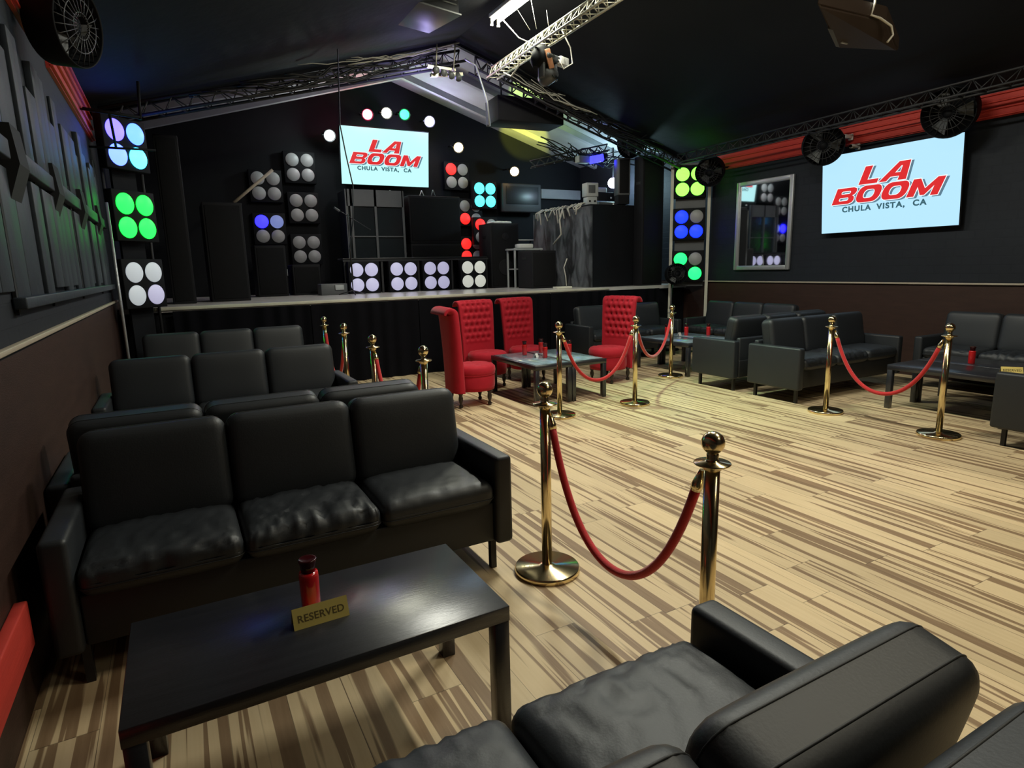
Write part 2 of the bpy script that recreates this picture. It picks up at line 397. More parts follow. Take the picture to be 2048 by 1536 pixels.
# stage: a raised platform
st = thing('stage', 'raised stage platform with worn deck and pale front edge across the far end', 'stage', (3.85, 8.4, 0))
MB().box((0, 1.685, DZ-.03), (8.86, 3.37, .06)).build('deck', 'deck', st)
MB().box((0, 1.70, (DZ-.06)/2), (8.86, 3.3, DZ-.06)).build('platform_base', 'black', st)
MB().box((-.8, -.012, DZ-.018), (6.9, .024, .04), bev=.004).build('edge_strip', 'scuff', st)
def curtain(x0, x1, label, y=8.36):
    m = MB(); n = int((x1-x0)/.02); ro = []
    for k in range(n+1):
        x = x0+(x1-x0)*k/n; a = .012*math.sin(x*26+math.sin(x*5)*2)
        ro.append([m.bm.verts.new((x, y+a*(1+.8*(1-z/DZ)), z)) for z in (.01, .4, .8, DZ-.05)])
    for p, q in zip(ro, ro[1:]):
        for k in range(3):
            f = m.bm.faces.new((p[k], q[k], q[k+1], p[k+1])); f.smooth = True
    o = m.build('stage_curtain', 'curtain'); return tag(o, label, 'curtain', 'black curtains along the stage front')
curtain(-.04, 1.55, 'black pleated curtain on stage front, left of the first rope posts')
curtain(1.56, 3.05, 'black pleated curtain on stage front, behind the distant left rope posts')
curtain(3.06, 5.3, 'black pleated curtain on stage front, behind two middle red chairs')
curtain(5.31, 7.6, 'black pleated curtain on stage front, right of the red chairs')

# relief boards on the left wall
wp = thing('wall_relief', 'black boarded relief panelling with rail and wedge brackets on left wall', 'wall panel', (XL, 5.5, 1.38))
W0 = Vector((XL, 5.5, 1.38))
def wl(y, z, x=0): return Vector((x, y-5.5, z-1.38))
bays = [(1.2, 3.28), (3.3, 4.18), (4.22, 5.5), (5.54, 6.95), (6.99, 8.0)]
for a, c in bays:
    m = MB(); y = a+.01; k = 0
    while y < c-.06:
        wd = random.choice((.22, .28, .34)); wd = min(wd, c-y-.01)
        th = random.choice((.018, .028, .036)); z0 = 1.40+random.choice((0, .0, .05)); z1 = 2.50+random.choice((0, .08, .2))
        m.box(wl(y+wd/2, (z0+1.98)/2, th/2), (th, wd-.012, 1.98-z0), bev=.004)
        m.box(wl(y+wd/2, (2.08+z1)/2, th/2), (th, wd-.012, z1-2.08), bev=.004)
        y += wd; k += 1
    m.build('boarding', 'relief', wp)
for a, c in ((2.2, 3.45), (3.72, 4.60), (4.86, 5.82), (6.05, 7.1), (7.3, 7.95)):
    MB().box(wl((a+c)/2, 2.05, .025), (.05, c-a, .085), bev=.006).build('ledge_rail', 'relief', wp)
for y in (3.6, 4.7, 5.95, 7.2):
    m = MB(); a, c = y-.10, y+.12
    m.prism([wl(a, 2.17, 0), wl(a, 2.17, .055), wl(a, 2.0, .07), wl(a, 1.8, .0)], (0, c-a, 0)); m.build('wedge_bracket', 'shade_and_groove', wp)
for y in (4.2, 5.52, 6.97, 3.29):
    MB().box(wl(y, 1.75, .012), (.012, .035, .8)).build('groove_strip', 'shade_and_groove', wp)
MB().box(wl(5.6, 1.40, .03), (.05, 4.7, .05), bev=.006).build('sill_board', 'relief', wp)

# mirror on the right wall
mr = thing('wall_mirror', 'tall mirror in a silver frame on the black right wall', 'mirror', (8.3, 6.77, 1.37))
H_, W_ = 1.40, 1.06
MB().box((-.012, 0, H_/2), (.02, W_-.12, H_-.12)).build('mirror_pane', 'mirror', mr)
m = MB()
m.box((-.025, -W_/2+.035, H_/2), (.045, .07, H_), bev=.01).box((-.025, W_/2-.035, H_/2), (.045, .07, H_), bev=.01)
m.box((-.025, 0, .035), (.045, W_-.13, .07), bev=.01).box((-.025, 0, H_-.035), (.045, W_-.13, .07), bev=.01)
m.build('mirror_frame', 'silver', mr)

# ------------------------------------------------------------------ screens with lettering
def letters():
    L = {}
    def rr(x0, y0, x1, y1, r, n=5):
        o = []
        for cx, cy, a0 in ((x1-r, y0+r, -90), (x1-r, y1-r, 0), (x0+r, y1-r, 90), (x0+r, y0+r, 180)):
            for k in range(n+1):
                a = math.radians(a0+90*k/n); o.append((cx+r*math.cos(a), cy+r*math.sin(a)))
        return o
    L['L'] = (1.25, [[(0, 0), (1.25, 0), (1.25, .24), (.50, .24), (.50, 1), (0, 1)]])
    L['A'] = (1.75, [[(0, 0), (.50, 0), (.66, .22), (1.22, .22), (1.22, 0), (1.75, 0), (1.55, 1), (.85, 1)], [(.86, .42), (1.20, .42), (1.17, .76), (1.08, .76)]])
    L['B'] = (1.5, [[(0, 0), (1.2, 0), (1.42, .08), (1.5, .24), (1.44, .42), (1.28, .5), (1.44, .6), (1.5, .76), (1.42, .92), (1.2, 1), (0, 1)], rr(.42, .20, 1.08, .40, .08), rr(.42, .62, 1.08, .80, .08)])
    L['O'] = (1.6, [rr(0, 0, 1.6, 1, .42), rr(.44, .24, 1.16, .76, .22)])
    L['M'] = (1.85, [[(0, 0), (.44, 0), (.44, .55), (.80, .05), (1.05, .05), (1.41, .55), (1.41, 0), (1.85, 0), (1.85, 1), (1.42, 1), (.925, .42), (.43, 1), (0, 1)]])
    return L
LET = letters()
def to_mesh_obj(cu, name, m, parent, mt):
    o = bpy.data.objects.new('tmp', cu); C.objects.link(o); bpy.context.view_layer.update()
    me = bpy.data.meshes.new_from_object(o.evaluated_get(bpy.context.evaluated_depsgraph_get()))
    bpy.data.objects.remove(o); me.transform(mt); me.materials.clear(); me.materials.append(M[m])
    r = bpy.data.objects.new(name, me); C.objects.link(r); r.parent = parent; return r
def word_curve(word, x0, x1, y0, y1, shear, grow=0, dx=0, dy=0, gap=.10):
    cu = bpy.data.curves.new('w', 'CURVE'); cu.dimensions = '2D'; cu.fill_mode = 'BOTH'; cu.offset = grow; cu.extrude = .0008
    tot = sum(LET[c][0] for c in word)+gap*(len(word)-1); h = y1-y0; sx = (x1-x0-shear*h)/tot; x = 0
    for c in word:
        wd, rings = LET[c]
        for r in rings:
            sp = cu.splines.new('POLY'); sp.points.add(len(r)-1); sp.use_cyclic_u = True
            for k, (a, b_) in enumerate(r):
                sp.points[k].co = (x0+(x+a)*sx+shear*b_*h+dx, y0+b_*h+dy, 0, 1)
        x += wd+gap
    return cu
def text_curve(txt, size, grow=0, sp=1.1, ex=.0008):
    cu = bpy.data.curves.new('t', 'FONT'); cu.body = txt; cu.size = size; cu.align_x = 'CENTER'; cu.align_y = 'BOTTOM_BASELINE'
    cu.offset = grow; cu.space_character = sp; cu.extrude = ex; return cu
def tv_screen(name, label, loc, rot, W, H, scr, rgroup=None):
    t = thing(name, label, 'television', loc); t.rotation_euler = rot
    # local: x right, z up, faces -y; base at bottom edge centre
    MB().box((0, .04, H/2), (W+.03, .06, H+.03), bev=.006).build('casing', 'black', t)
    sc = MB().box((0, .0065, H/2), (W, .008, H)).build('screen', scr, t)
    T = Matrix(((1, 0, 0, 0), (0, 0, -1, 0), (0, 1, 0, 0), (0, 0, 0, 1)))
    def pl(d): return Matrix.Translation((0, -d, 0)) @ T
    U = lambda u: (u-.5)*W
    rows = (('LA', .30, .70, .585, .80, .10), ('BOOM', .085, .91, .365, .565, .12))
    for word, u0, u1, v0, v1, gap in rows:
        a = (word, U(u0), U(u1), v0*H, v1*H, .42)
        to_mesh_obj(word_curve(*a, grow=.006, dx=.030, dy=-.014, gap=gap), 'letter_shadow', 'scr_grey', sc, pl(.001))
        to_mesh_obj(word_curve(*a, grow=.009, gap=gap), 'letter_outline', 'scr_white', sc, pl(.003))
        to_mesh_obj(word_curve(*a, gap=gap), 'lettering', 'scr_red', sc, pl(.005))
    for wd, u in (('CHULA', .285), ('VISTA,', .545), ('CA', .745)):
        cu = text_curve(wd, H*.094, grow=.004, sp=1.2)
        to_mesh_obj(cu, 'lettering', 'scr_text', sc, pl(.002) @ Matrix.Translation((U(u), H*.262, 0)) @ Matrix.Diagonal((1.10, 1, 1, 1)))
    return t
# right wall television: leans forward at the top
bl, br_, tl = Vector((8.2, 5.69, 1.87)), Vector((8.2, 3.92, 1.87)), None
tv = tv_screen('wall_television', 'large lit television with red and blue-white logo on the right wall', (8.19, 4.81, 1.87), (math.radians(5), 0, -PI/2), 1.75, 1.03, 'scr_right')
MB().box((.0, .10, .5), (.5, .09, .5)).build('wall_bracket', 'black', tv)
p0 = onY(684, 365, 11.5); p1 = onY(857, 370, 11.5)
tb = tv_screen('wall_television', 'large lit television with the logo hung high above the stage', ((p0.x+p1.x)/2, 11.5, 3.06), (math.radians(7), 0, 0), p1.x-p0.x, .98, 'scr_back')
MB().box((0, .18, .5), (.5, .22, .5)).build('wall_bracket', 'black', tb)

# ------------------------------------------------------------------ fluorescent fixtures along the ridge
for k, ((x, y), pw, cl) in enumerate(zip(TUBES, TUBE_W, TUBE_COL)):
    lab = ['twin fluorescent tube light hanging under the ridge above the trusses', 'added fluorescent light over the middle of the dance floor', 'added fluorescent light over the front of the dance floor', 'added fluorescent light behind the front lounge'][k]
    z = 4.40; ln = 1.25
    t = thing('fluorescent_light', lab, 'ceiling light', (x, y-ln/2, z), 0, 'fluorescent lights along the ridge')
    MB().box((0, 0, .07), (.16, ln, .05), bev=.01).build('housing', 'white', t)
    for s_ in (-.045, .045):
        MB().tube([(s_, -ln/2+.03, .02), (s_, ln/2-.03, .02)], .016, 10).build('tube', 'tube', t)
        MB().box((s_, ln/2-.012, .0), (.03, .02, .08)).build('lamp_holder', 'wcable', t)
    MB().rod((0, -.4, .09), (0, -.4, .22), .006).rod((0, .4, .09), (0, .4, .22), .006).build('hanger', 'trussmetal', t)
    lamp('fluorescent_glow', 'AREA', t, (0, 0, -.02), pw, cl, size=.2, sy=ln)

# ------------------------------------------------------------------ sofas
def make_sofa(label, group, W=1.88, by=.092, tilt=10, up=0, wrk={-1: .013, 0: .024, 1: .005}):
    t = thing('sofa', label, 'sofa', (0, 0, 0), 0, group)
    m = MB(); m.box((0, -.05, .265), (W-.19, .64, .20), bev=.008); m.build('seat_frame', 'leather_dark', t)
    MB().box((0, .232, .40), (W-.19, .06, .46), bev=.02, seg=3).build('back_frame', 'leather', t)
    for s_ in (-1, 1):
        MB().box((s_*(W/2-.047), -.068, .375), (.092, .664, .45), bev=.022, seg=4).build('armrest', 'leather', t)
    cw = (W-.19)/3
    for k in (-1, 0, 1):
        c, d = (k*cw, -.145, .418+up), (cw-.006, .52, .115+up)
        o = MB().soft(c, d, puff=.024, cuts=34, wr=wrk[k], seed=k*7+3.3, rp=.045, rz=.045).build('seat_cushion', 'leather', t)
        MB().piping(c, d, -.02, rp=.045, ins=-.001).build('piping', 'leather_dark', o)
        mt = Matrix.Rotation(math.radians(90-tilt), 4, 'X')
        c, d = (k*cw, by, .655), (cw-.004, .43, .14)
        o = MB().soft(c, d, puff=.016, cuts=20, mt=mt, wr=.0, seed=k*3+1, rp=.06, rz=.035).build('back_cushion', 'leather', t)
        for z_ in (.036, -.036): MB().piping(c, d, z_, mt=mt, rp=.06, ins=.0005, r=.0025).build('piping', 'leather_dark', o)
    for sx in (-1, 1):
        for sy in (-1, 1):
            MB().box((sx*(W/2-.085), sy*.26-.06, .08), (.03, .03, .16)).build('leg', 'blackmetal', t)
    return t
G1 = 'black leather sofas along the left wall'; G2 = 'black leather sofas on the right'
s0 = make_sofa('black leather sofa behind the nearest coffee table, creased seat cushions facing it', G1)
s0.location = (.42, 2.91, 0)
dup(s0, (.345, 3.48, 0), PI, 'black leather sofa back to back behind the nearest left sofa, facing the stage', G1)
dup(s0, (.34, 5.45, 0), 0, 'black leather sofa in the second row on the left, right arm showing', G1)
dup(s0, (.48, 7.68, 0), 0, 'black leather sofa farthest back on the left, against the stage curtain', G1)
sf = make_sofa('black leather sofa at bottom of the photo, nearest the camera', 'black leather sofas in the front lounge', by=.172, tilt=12, up=.03, wrk={-1: .010, 0: .008, 1: .008})
sf.location = (.27, .69, 0); sf.rotation_euler.z = PI
dup(sf, (.24, .075, 0), 0, 'black leather sofa back to back behind the nearest one at bottom right edge', 'black leather sofas in the front lounge')
dup(s0, (6.56, 5.17, 0), PI, 'black leather sofa facing the stage between two tables on the right', G2)
dup(s0, (6.56, 4.45, 0), 0, 'black leather sofa facing the camera left of the right hand rope, blue light on seat', G2)
dup(s0, (7.94, 3.02, 0), -PI/2, 'black leather sofa on the right wall under the lit television', G2)
dup(s0, (7.88, 6.70, 0), -PI/2, 'black leather sofa on the right wall under the mirror', G2)
dup(s0, (6.35, 7.86, 0), 0, 'black leather sofa against the stage curtain behind the right red chair', G2)
dup(s0, (6.56, 1.92, 0), PI, 'black leather sofa cut off by the right edge of the photo', G2)

# ------------------------------------------------------------------ coffee tables
def make_table(label, W=1.05, D=.52, H=.45, group=None, top='blackwood'):
    t = thing('coffee_table', label, 'coffee table', (0, 0, 0), 0, group)
    MB().box((0, 0, H-.026), (W, D, .052), bev=.002, seg=1).build('tabletop', top, t)
    for sx in (-1, 1):
        for sy in (-1, 1):
            MB().box((sx*(W/2-.027), sy*(D/2-.027), (H-.052)/2), (.05, .05, H-.052), bev=.0015, seg=1).build('leg', 'blackwood', t)
    return t
t0 = make_table('black wood coffee table with the gold reserved sign in front of nearest sofa', group='black coffee tables')
t0.location = (.295, 1.815, 0)
def glass_table(label):
    t = make_table(label, 1.06, .475, group='black coffee tables')
    MB().box((0, 0, .4525), (.98, .42, .005), bev=.001, seg=1).build('glass_inset', pm_glass, t)
    return t
pm_glass = pm('frosted_table_glass', (.22, .29, .34), .12, var=.8, scale=14, bump=.08, bscale=60, spec=.8)
t1 = glass_table('left of the two pushed-together tables between the red chairs'); t1.location = (3.555, 6.08, 0); t1.rotation_euler.z = PI/2
dup(t1, (4.035, 6.08, 0), PI/2, 'right of the two pushed-together tables between the red chairs')
dup(t1, (6.15, 6.45, 0), PI/2, 'dark coffee table behind the right sofas, left one of its pair')
dup(t1, (6.64, 6.45, 0), PI/2, 'dark coffee table behind the right sofas, right one of its pair')
t5 = dup(t0, (6.50, 2.98, 0), PI/2, 'black coffee table behind the right hand rope, left one of its pair')
dup(t0, (7.04, 2.98, 0), PI/2, 'black coffee table by the right wall sofa, right one of its pair')

# candles in red jars
def make_candle(label):
    t = thing('candle_jar', label, 'candle', (0, 0, 0), 0, 'red candle jars on the tables')
    MB().lathe([(.0, 0), (.026, 0), (.029, .006), (.030, .10), (.030, .118), (.028, .128), (.0, .130)], 24).build('jar_body', 'redglass', t)
    MB().lathe([(.022, .1305), (.023, .150), (.027, .164), (.028, .172), (.024, .172), (.0, .165)], 24).build('jar_rim', 'darkcap', t)
    return t
c0 = make_candle('tall red candle jar behind the gold reserved sign'); c0.location = (.272, 1.865, .45)
for x, y, z, lab in ((3.64, 6.34, .4551, 'red candle jar at the left end of the pushed-together tables'),
                  (3.91, 6.40, .4551, 'red candle jar farthest back on the pushed-together tables'),
                  (3.72, 6.00, .4551, 'red candle jar in front of the small pale card on pushed-together tables'),
                  (4.10, 6.06, .4551, 'red candle jar half hidden behind a rope post on the pushed-together tables'),
                  (6.30, 6.75, .4551, 'leftmost red candle jar on the dark tables behind the right sofas'),
                  (6.56, 6.62, .4551, 'middle red candle jar on the dark tables behind the right sofas'),
                  (6.80, 6.42, .4551, 'rightmost red candle jar on the dark tables behind the right sofas'),
                  (6.90, 3.06, .45, 'red candle jar on the black tables beside the right hand rope')):
    dup(c0, (x, y, z), 0, lab)
# small folded cards
def card(x, y, z, rz, label):
    m = MB(); m.prism([(-.035, -.018, 0), (-.035, 0, .045), (-.035, .018, 0), (-.035, .016, 0), (-.035, 0, .042), (-.035, -.016, 0)], (.07, 0, 0))
    o = m.build('menu_card', 'white'); o.location = (x, y, z); o.rotation_euler.z = rz; tag(o, label, 'card', 'folded white cards on the tables')
card(3.66, 6.10, .4551, .6, 'small folded white card between the candle jars on the pushed-together tables')
card(6.48, 6.68, .4551, .3, 'small folded white card on the dark tables behind the right sofas')
# reserved signs
def sign(x, y, rz, label):
    t = thing('reserved_sign', label, 'table sign', (x, y, .45), rz, 'gold reserved signs')
    a = math.radians(24); h = .062; Wd = .165
    m = MB()
    dy = h*math.sin(a); dz = h*math.cos(a); e = .0022
    m.prism([(-Wd/2, -dy, 0), (-Wd/2, 0, dz), (-Wd/2, dy, 0), (-Wd/2, dy-e*1.2, 0), (-Wd/2, 0, dz-e*3), (-Wd/2, -dy+e*1.2, 0)], (Wd, 0, 0))
    m.build('plate', 'gold', t)
    T = Matrix(((1, 0, 0, 0), (0, math.sin(a), -math.cos(a), 0), (0, math.cos(a), math.sin(a), 0), (0, 0, 0, 1)))
    to_mesh_obj(text_curve('RESERVED', .030, grow=.0004, sp=1.05, ex=.0003), 'lettering', 'engrave', t, Matrix.Translation((0, -dy-.0004, 0)) @ T @ Matrix.Translation((0, .019, 0)))
    return t
sign(.285, 1.79, math.radians(1), 'gold tent sign reading RESERVED on the nearest coffee table')
sign(6.60, 2.60, math.radians(-50), 'small gold sign at the near end of the table by the right edge')

# ------------------------------------------------------------------ red chairs
def make_chair(label):
    t = thing('red_chair', label, 'chair', (0, 0, 0), 0, 'tufted red high back chairs')
    # seat drum with rounded front (facing -y)
    def ring(rx, n=40):
        o = []
        for k in range(n):
            a = 2*PI*k/n; x = math.cos(a)*rx; y = math.sin(a)*rx
            if y > 0: x = max(-rx, min(rx, x*1.0)); y *= .75
            o.append((x, y))
        return o
    m = MB(); prof = [(.205, .17), (.235, .175), (.242, .22), (.242, .33), (.238, .345), (.246, .355), (.252, .38), (.248, .425), (.225, .452), (.15, .462), (.06, .460), (0, .455)]
    m.lathe([(0, .17)]+prof, 40); 
    for v in m.bm.verts:
        v.co.y = v.co.y-.04
        r = math.hypot(v.co.x, v.co.y+.04)
        if v.co.z > .44: v.co.z -= .010*max(0, math.cos(v.co.x*60)*math.cos((v.co.y)*60))
    m.build('seat', 'red', t)
    m = MB(); m.lathe([(.2465, .346), (.2495, .350), (.2465, .354)], 40, c=(0, -.04, 0)); m.build('piping', 'red', t)
    # back: grid swept up, curling backwards at the top
    NU, NV = 44, 110; th = .085
    def path(v):
        # v 0..1 -> (y,z,normal angle)
        if v < .80:
            q = v/.80; z = .17+.855*q; y = .17+.035*q*q; return y, z, math.atan2(.085*q, 1.0)
        q = (v-.80)/.20; a0 = math.atan2(.085, 1.0); a = a0 + q*math.radians(172); r = .078
        cy, cz = .205+r*math.cos(a0), 1.025-r*math.sin(a0)
        return cy-r*math.cos(a), cz+r*math.sin(a), a
    m = MB(); F = []; B = []
    for j in range(NV+1):
        v = j/NV; y, z, a = path(v); hw = .238+.045*max(0, v-.35)
        rf, rb = [], []
        for i in range(NU+1):
            u = i/NU*2-1; x = u*hw
            wrap = -.035*abs(u)**3*(1-v*.6)         # sides wrap slightly forward
            edge = 1-abs(u)**8
            thick = th*(.55+.45*edge)*(1-.5*max(0, (v-.8)/.2))
            tf = 0
            if .34 < v < .93 and abs(u) < .88:
                sx, sz = .082, .085; row = (z-.44 if v < .84 else (.58+(v-.84)*.16/.16*.85))/sz
                best = 9
                for rr_ in (math.floor(row), math.floor(row)+1):
                    offx = .5*(int(rr_) % 2)
                    cxk = (round(x/sx-offx)+offx)*sx
                    dd = math.hypot(x-cxk, (row-rr_)*sz)
                    best = min(best, dd)
                fall = min(1, (.88-abs(u))*6)*min(1, (v-.34)*14)*min(1, (.93-v)*14)
                tf = (-.026*math.exp(-(best/.018)**2) + .013*min(1, best/.045))*fall
            ny, nz = -math.cos(a), math.sin(a)     # front normal
            rf.append(m.bm.verts.new((x, y+wrap+ny*tf, z+nz*tf)))
            rb.append(m.bm.verts.new((x*(.985), y+wrap-ny*thick, z-nz*thick)))
        F.append(rf); B.append(rb)
    for j in range(NV):
        for i in range(NU):
            m.bm.faces.new((F[j][i], F[j][i+1], F[j+1][i+1], F[j+1][i])).smooth = True
            m.bm.faces.new((B[j][i], B[j+1][i], B[j+1][i+1], B[j][i+1])).smooth = True
        m.bm.faces.new((F[j][0], F[j+1][0], B[j+1][0], B[j][0])).smooth = True
        m.bm.faces.new((F[j][NU], B[j][NU], B[j+1][NU], F[j+1][NU])).smooth = True
    for i in range(NU):
        m.bm.faces.new((F[0][i], B[0][i], B[0][i+1], F[0][i+1])); m.bm.faces.new((F[NV][i], F[NV][i+1], B[NV][i+1], B[NV][i]))
    m.build('backrest', 'red', t)
    for x, y in ((-.16, -.17), (.16, -.17), (-.17, .17), (.17, .17)):
        MB().lathe([(0, .0), (.014, .0), (.022, .012), (.022, .030), (.012, .045), (.016, .06), (.024, .085), (.026, .11), (.018, .14), (.026, .155), (.028, .17), (0, .17)], 14, c=(x, y, 0)).build('leg', 'darkleg', t)
    return t
ch = make_chair('red tufted high back chair seen from its side, left of the tables'); ch.location = (2.80, 6.12, 0); ch.rotation_euler.z = math.radians(84)
dup(ch, (3.43, 6.98, 0), math.radians(7), 'red tufted chair against the stage curtain, left of the facing pair')
dup(ch, (4.08, 7.06, 0), math.radians(6), 'red tufted chair against the stage curtain, right of the facing pair')
dup(ch, (4.93, 6.34, 0), math.radians(-74), 'red tufted chair on its own at the right end of the tables')

# ------------------------------------------------------------------ stanchions and ropes
def make_post(label):
    t = thing('rope_post', label, 'stanchion', (0, 0, 0), 0, 'brass rope posts')
    MB().lathe([(0, 0), (.158, 0), (.163, .004), (.163, .022), (.159, .027), (.158, .028), (.04, .031), (.03, .040), (0, .040)], 48).build('base', 'brass', t)
    MB().lathe([(.0255, .034), (.0255, .845)], 24).build('pole', 'brass', t)
    m = MB(); m.lathe([(.0255, .838), (.031, .840), (.031, .852), (.058, .856), (.060, .859), (.058, .862), (.024, .866), (.018, .876), (.020, .888), (.016, .896), (0, .896)], 28); m.build('collar', 'brass', t)
    MB().sphere((0, 0, .928), .038, 24).build('finial_ball', 'brass', t)
    return t
posts = [((1.49, 2.41), 'brass rope post nearest the left sofa, at left end of closest rope'),
         ((1.475, 1.355), 'brass rope post half hidden behind the nearest sofa arm'),
         ((3.31, 5.07), 'brass rope post in front of the tables between the red chairs'),
         ((4.29, 5.07), 'brass rope post in front of the lone right red chair'),
         ((5.77, 6.09), 'brass rope post farthest right toward the stage, beside dark sofa'),
         ((5.60, 3.71), 'brass rope post left of the right hand rope, by blue-lit sofa'),
         ((5.59, 2.66), 'brass rope post right of the right hand rope, near right edge'),
         ((1.57, 7.66), 'brass rope post farthest left, closest to the stage curtain'),
         ((1.53, 6.50), 'brass rope post second from left in front of the stage curtain'),
         ((1.44, 5.12), 'brass rope post beside the second row left sofa arm'),
         ((1.52, 4.11), 'brass rope post just above the front left sofa, by floor')]
p_ = make_post(posts[0][1]); p_.location = (*posts[0][0], 0)
for (x, y), lab in posts[1:]: dup(p_, (x, y, 0), random.uniform(0, 6), lab)
def rope(a, b, low, label):
    a = Vector((*a, .835)); b = Vector((*b, .835)); d = (b-a).normalized()
    A = a+d*.036; B = b-d*.036; L_ = (B-A).length
    t = thing('velvet_rope', label, 'rope', ((A.x+B.x)/2, (A.y+B.y)/2, low), 0, 'red velvet ropes')
    O = Vector(t.location); n = 40; P = []
    sag = .835-low
    k = 2.2
    for i in range(n+1):
        u = i/n*2-1; z = low+.012+sag*(math.cosh(k*u)-1)/(math.cosh(k)-1)
        P.append(A.lerp(B, i/n)*1.0); P[-1].z = z
    i0 = 1
    MB().tube([p-O for p in P[i0:-i0]], .0175, 14).build('rope_body', 'rope', t)
    for e, q, r_ in ((P[:3], a, 0), (P[-3:][::-1], b, 1)):
        e = [e[0], e[1], e[1].lerp(e[2], .3)]
        pts = [p-O for p in e]
        m = MB(); m.tube([pts[0].lerp(pts[1], .3)]+pts[1:]+[], .0205, 14, rr=[.008]+[.0205]*(len(pts)-1))
        hk = [Vector(q)-O+(pts[0]-(Vector(q)-O))*f+Vector((0, 0, .016*math.sin(f*PI)+.012*(1-f))) for f in (.50, .7, .88, 1)]
        m.tube(hk, .0045, 8); m.build('hook_end', 'brass', t)
P = [p[0] for p in posts]
rope(P[0], P[1], .235, 'red velvet rope hanging between the two nearest posts')
rope(P[2], P[3], .31, 'red velvet rope hanging in front of the tables between red chairs')
rope(P[3], P[4], .40, 'red velvet rope running back beside the lone right red chair')
rope(P[5], P[6], .27, 'red velvet rope hanging on the right before the dark lounge')
rope(P[7], P[8], .30, 'red velvet rope farthest left before the stage curtain')
rope(P[9], P[10], .30, 'red velvet rope behind the second row left sofa, by curtain')

# ------------------------------------------------------------------ four-disc light panels
def disc_panel(label, c, rz, mats, tilt=0, size=.54, sp=.25, r=.112, group='four-disc light panels', mount=True):
    # c: centre of the front face; local -y is the front
    t = thing('light_panel', label, 'light panel', (c[0], c[1], c[2]-size/2), rz, group)
    MB().box((0, .055, size/2), (size, .11, size), bev=.008).build('cabinet', 'black', t)
    k = 0
    for dz in (sp/2, -sp/2):
        for dx in (-sp/2, sp/2):
            T = Matrix.Translation((dx, -.002, size/2+dz)) @ Matrix.Rotation(PI/2, 4, 'X')
            nm = mats[k]; k += 1
            d = MB().lathe([(0, 0), (r*.98, 0), (r, .004), (r*.96, .009), (0, .012)], 32, mt=T).build('lamp_disc', nm, t)
    return t
BK = 11.66
def wallp(px, py, mats, label, fwd=0):
    c = onY(px, py, BK-fwd); disc_panel(label, c, 0, mats)
off4 = ['disc_off']*4
wallp(532, 372, off4, 'unlit grey four-disc panel crossed by the pale pole, upper left of stage')
wallp(600, 335, off4, 'unlit grey four-disc panel highest on the stage wall')
wallp(608, 416, off4, 'unlit grey four-disc panel in the middle of the left stage wall')
wallp(540, 458, ['disc_indigo', 'disc_pblue_dim', 'disc_off', 'disc_off'] if False else ['disc_indigo', 'disc_dimblue', 'disc_off', 'disc_off'], 'four-disc panel with violet blue upper discs left of stage') if disc('disc_dimblue', (.28, .36, .85), .55) is None else None
wallp(614, 499, off4, 'unlit grey four-disc panel lowest on the left stage wall')
wallp(914, 352, ['disc_red', 'disc_off', 'disc_off', 'disc_off'], 'four-disc panel with one red disc beside the stage television')
wallp(970, 390, ['disc_cyan']*4, 'four-disc panel lit bright cyan on the stage wall', .13)
wallp(941, 425, ['disc_off', 'disc_off', 'disc_red', 'disc_off'], 'four-disc panel with red lower disc behind the stacked speakers')
wallp(944, 500, ['disc_red', 'disc_off', 'disc_red', 'disc_off'], 'lowest red-lit four-disc panel behind the microphone stand')
wallp(972, 462, ['disc_red', 'disc_off', 'disc_off', 'disc_off'], 'red-lit four-disc panel half hidden behind the tall loudspeaker', .26)
# corner columns of three panels
ta = thing('panel_tower', 'black corner tower with cables carrying three light panels at left', 'light tower', (-.25, 8.085, 0), math.radians(45))
def tower_local(parent, pale):
    MB().box((0, .14, 1.6), (.30, .03, 3.2)).build('back_board', 'black', parent)
    for s_ in (-1, 1): MB().rod((s_*.25, .14, 0), (s_*.25, .14, 3.2), .016, 10).build('upright', pale, parent)
tower_local(ta, 'trussdark')
def towp(base, rz, z, mats, label):
    disc_panel(label, (base[0], base[1], z), rz, mats)
n_ = Vector((math.sin(PI/4), -math.cos(PI/4), 0))
bl_ = Vector((-.27, 8.04, 0))+n_*.0
for z, mats, lab in ((2.90, ['disc_lilac', 'disc_sky', 'disc_pblue', 'disc_ice'], 'four-disc panel lit pale blue and lilac at top of left corner'),
                     (2.15, ['disc_green']*4, 'four-disc panel lit bright green on the left corner'),
                     (1.42, ['disc_pale', 'disc_pale', 'disc_pale', 'disc_dim'], 'four-disc panel dim white at the bottom of the left corner')):
    if 'disc_sky' not in M: disc('disc_sky', (.036, .095, 1.0), 8)
    towp(bl_, math.radians(45), z, mats, lab)
tc_ = thing('panel_tower', 'pale framed corner tower carrying three light panels at right of stage', 'light tower', (7.99, 8.06, 0), math.radians(-45))
MB().box((0, .13, 2.15), (.50, .02, 2.1)).build('back_board', 'grey', tc_)
for s_ in (-1, 1): MB().box((s_*.31, .07, 1.60), (.05, .05, 3.2)).build('upright', 'scuff', tc_)
for z, mats, lab in ((2.88, ['disc_lime']*4, 'four-disc panel lit yellow green at top of right corner'),
                     (2.17, ['disc_blue', 'disc_off', 'disc_blue', 'disc_blue'], 'four-disc panel with three deep blue discs on the right corner'),
                     (1.45, ['disc_mint', 'disc_off', 'disc_off', 'disc_mint'], 'four-disc panel with two mint green discs at bottom of right corner')):
    towp((7.98, 8.07), math.radians(-45), z, mats, lab)
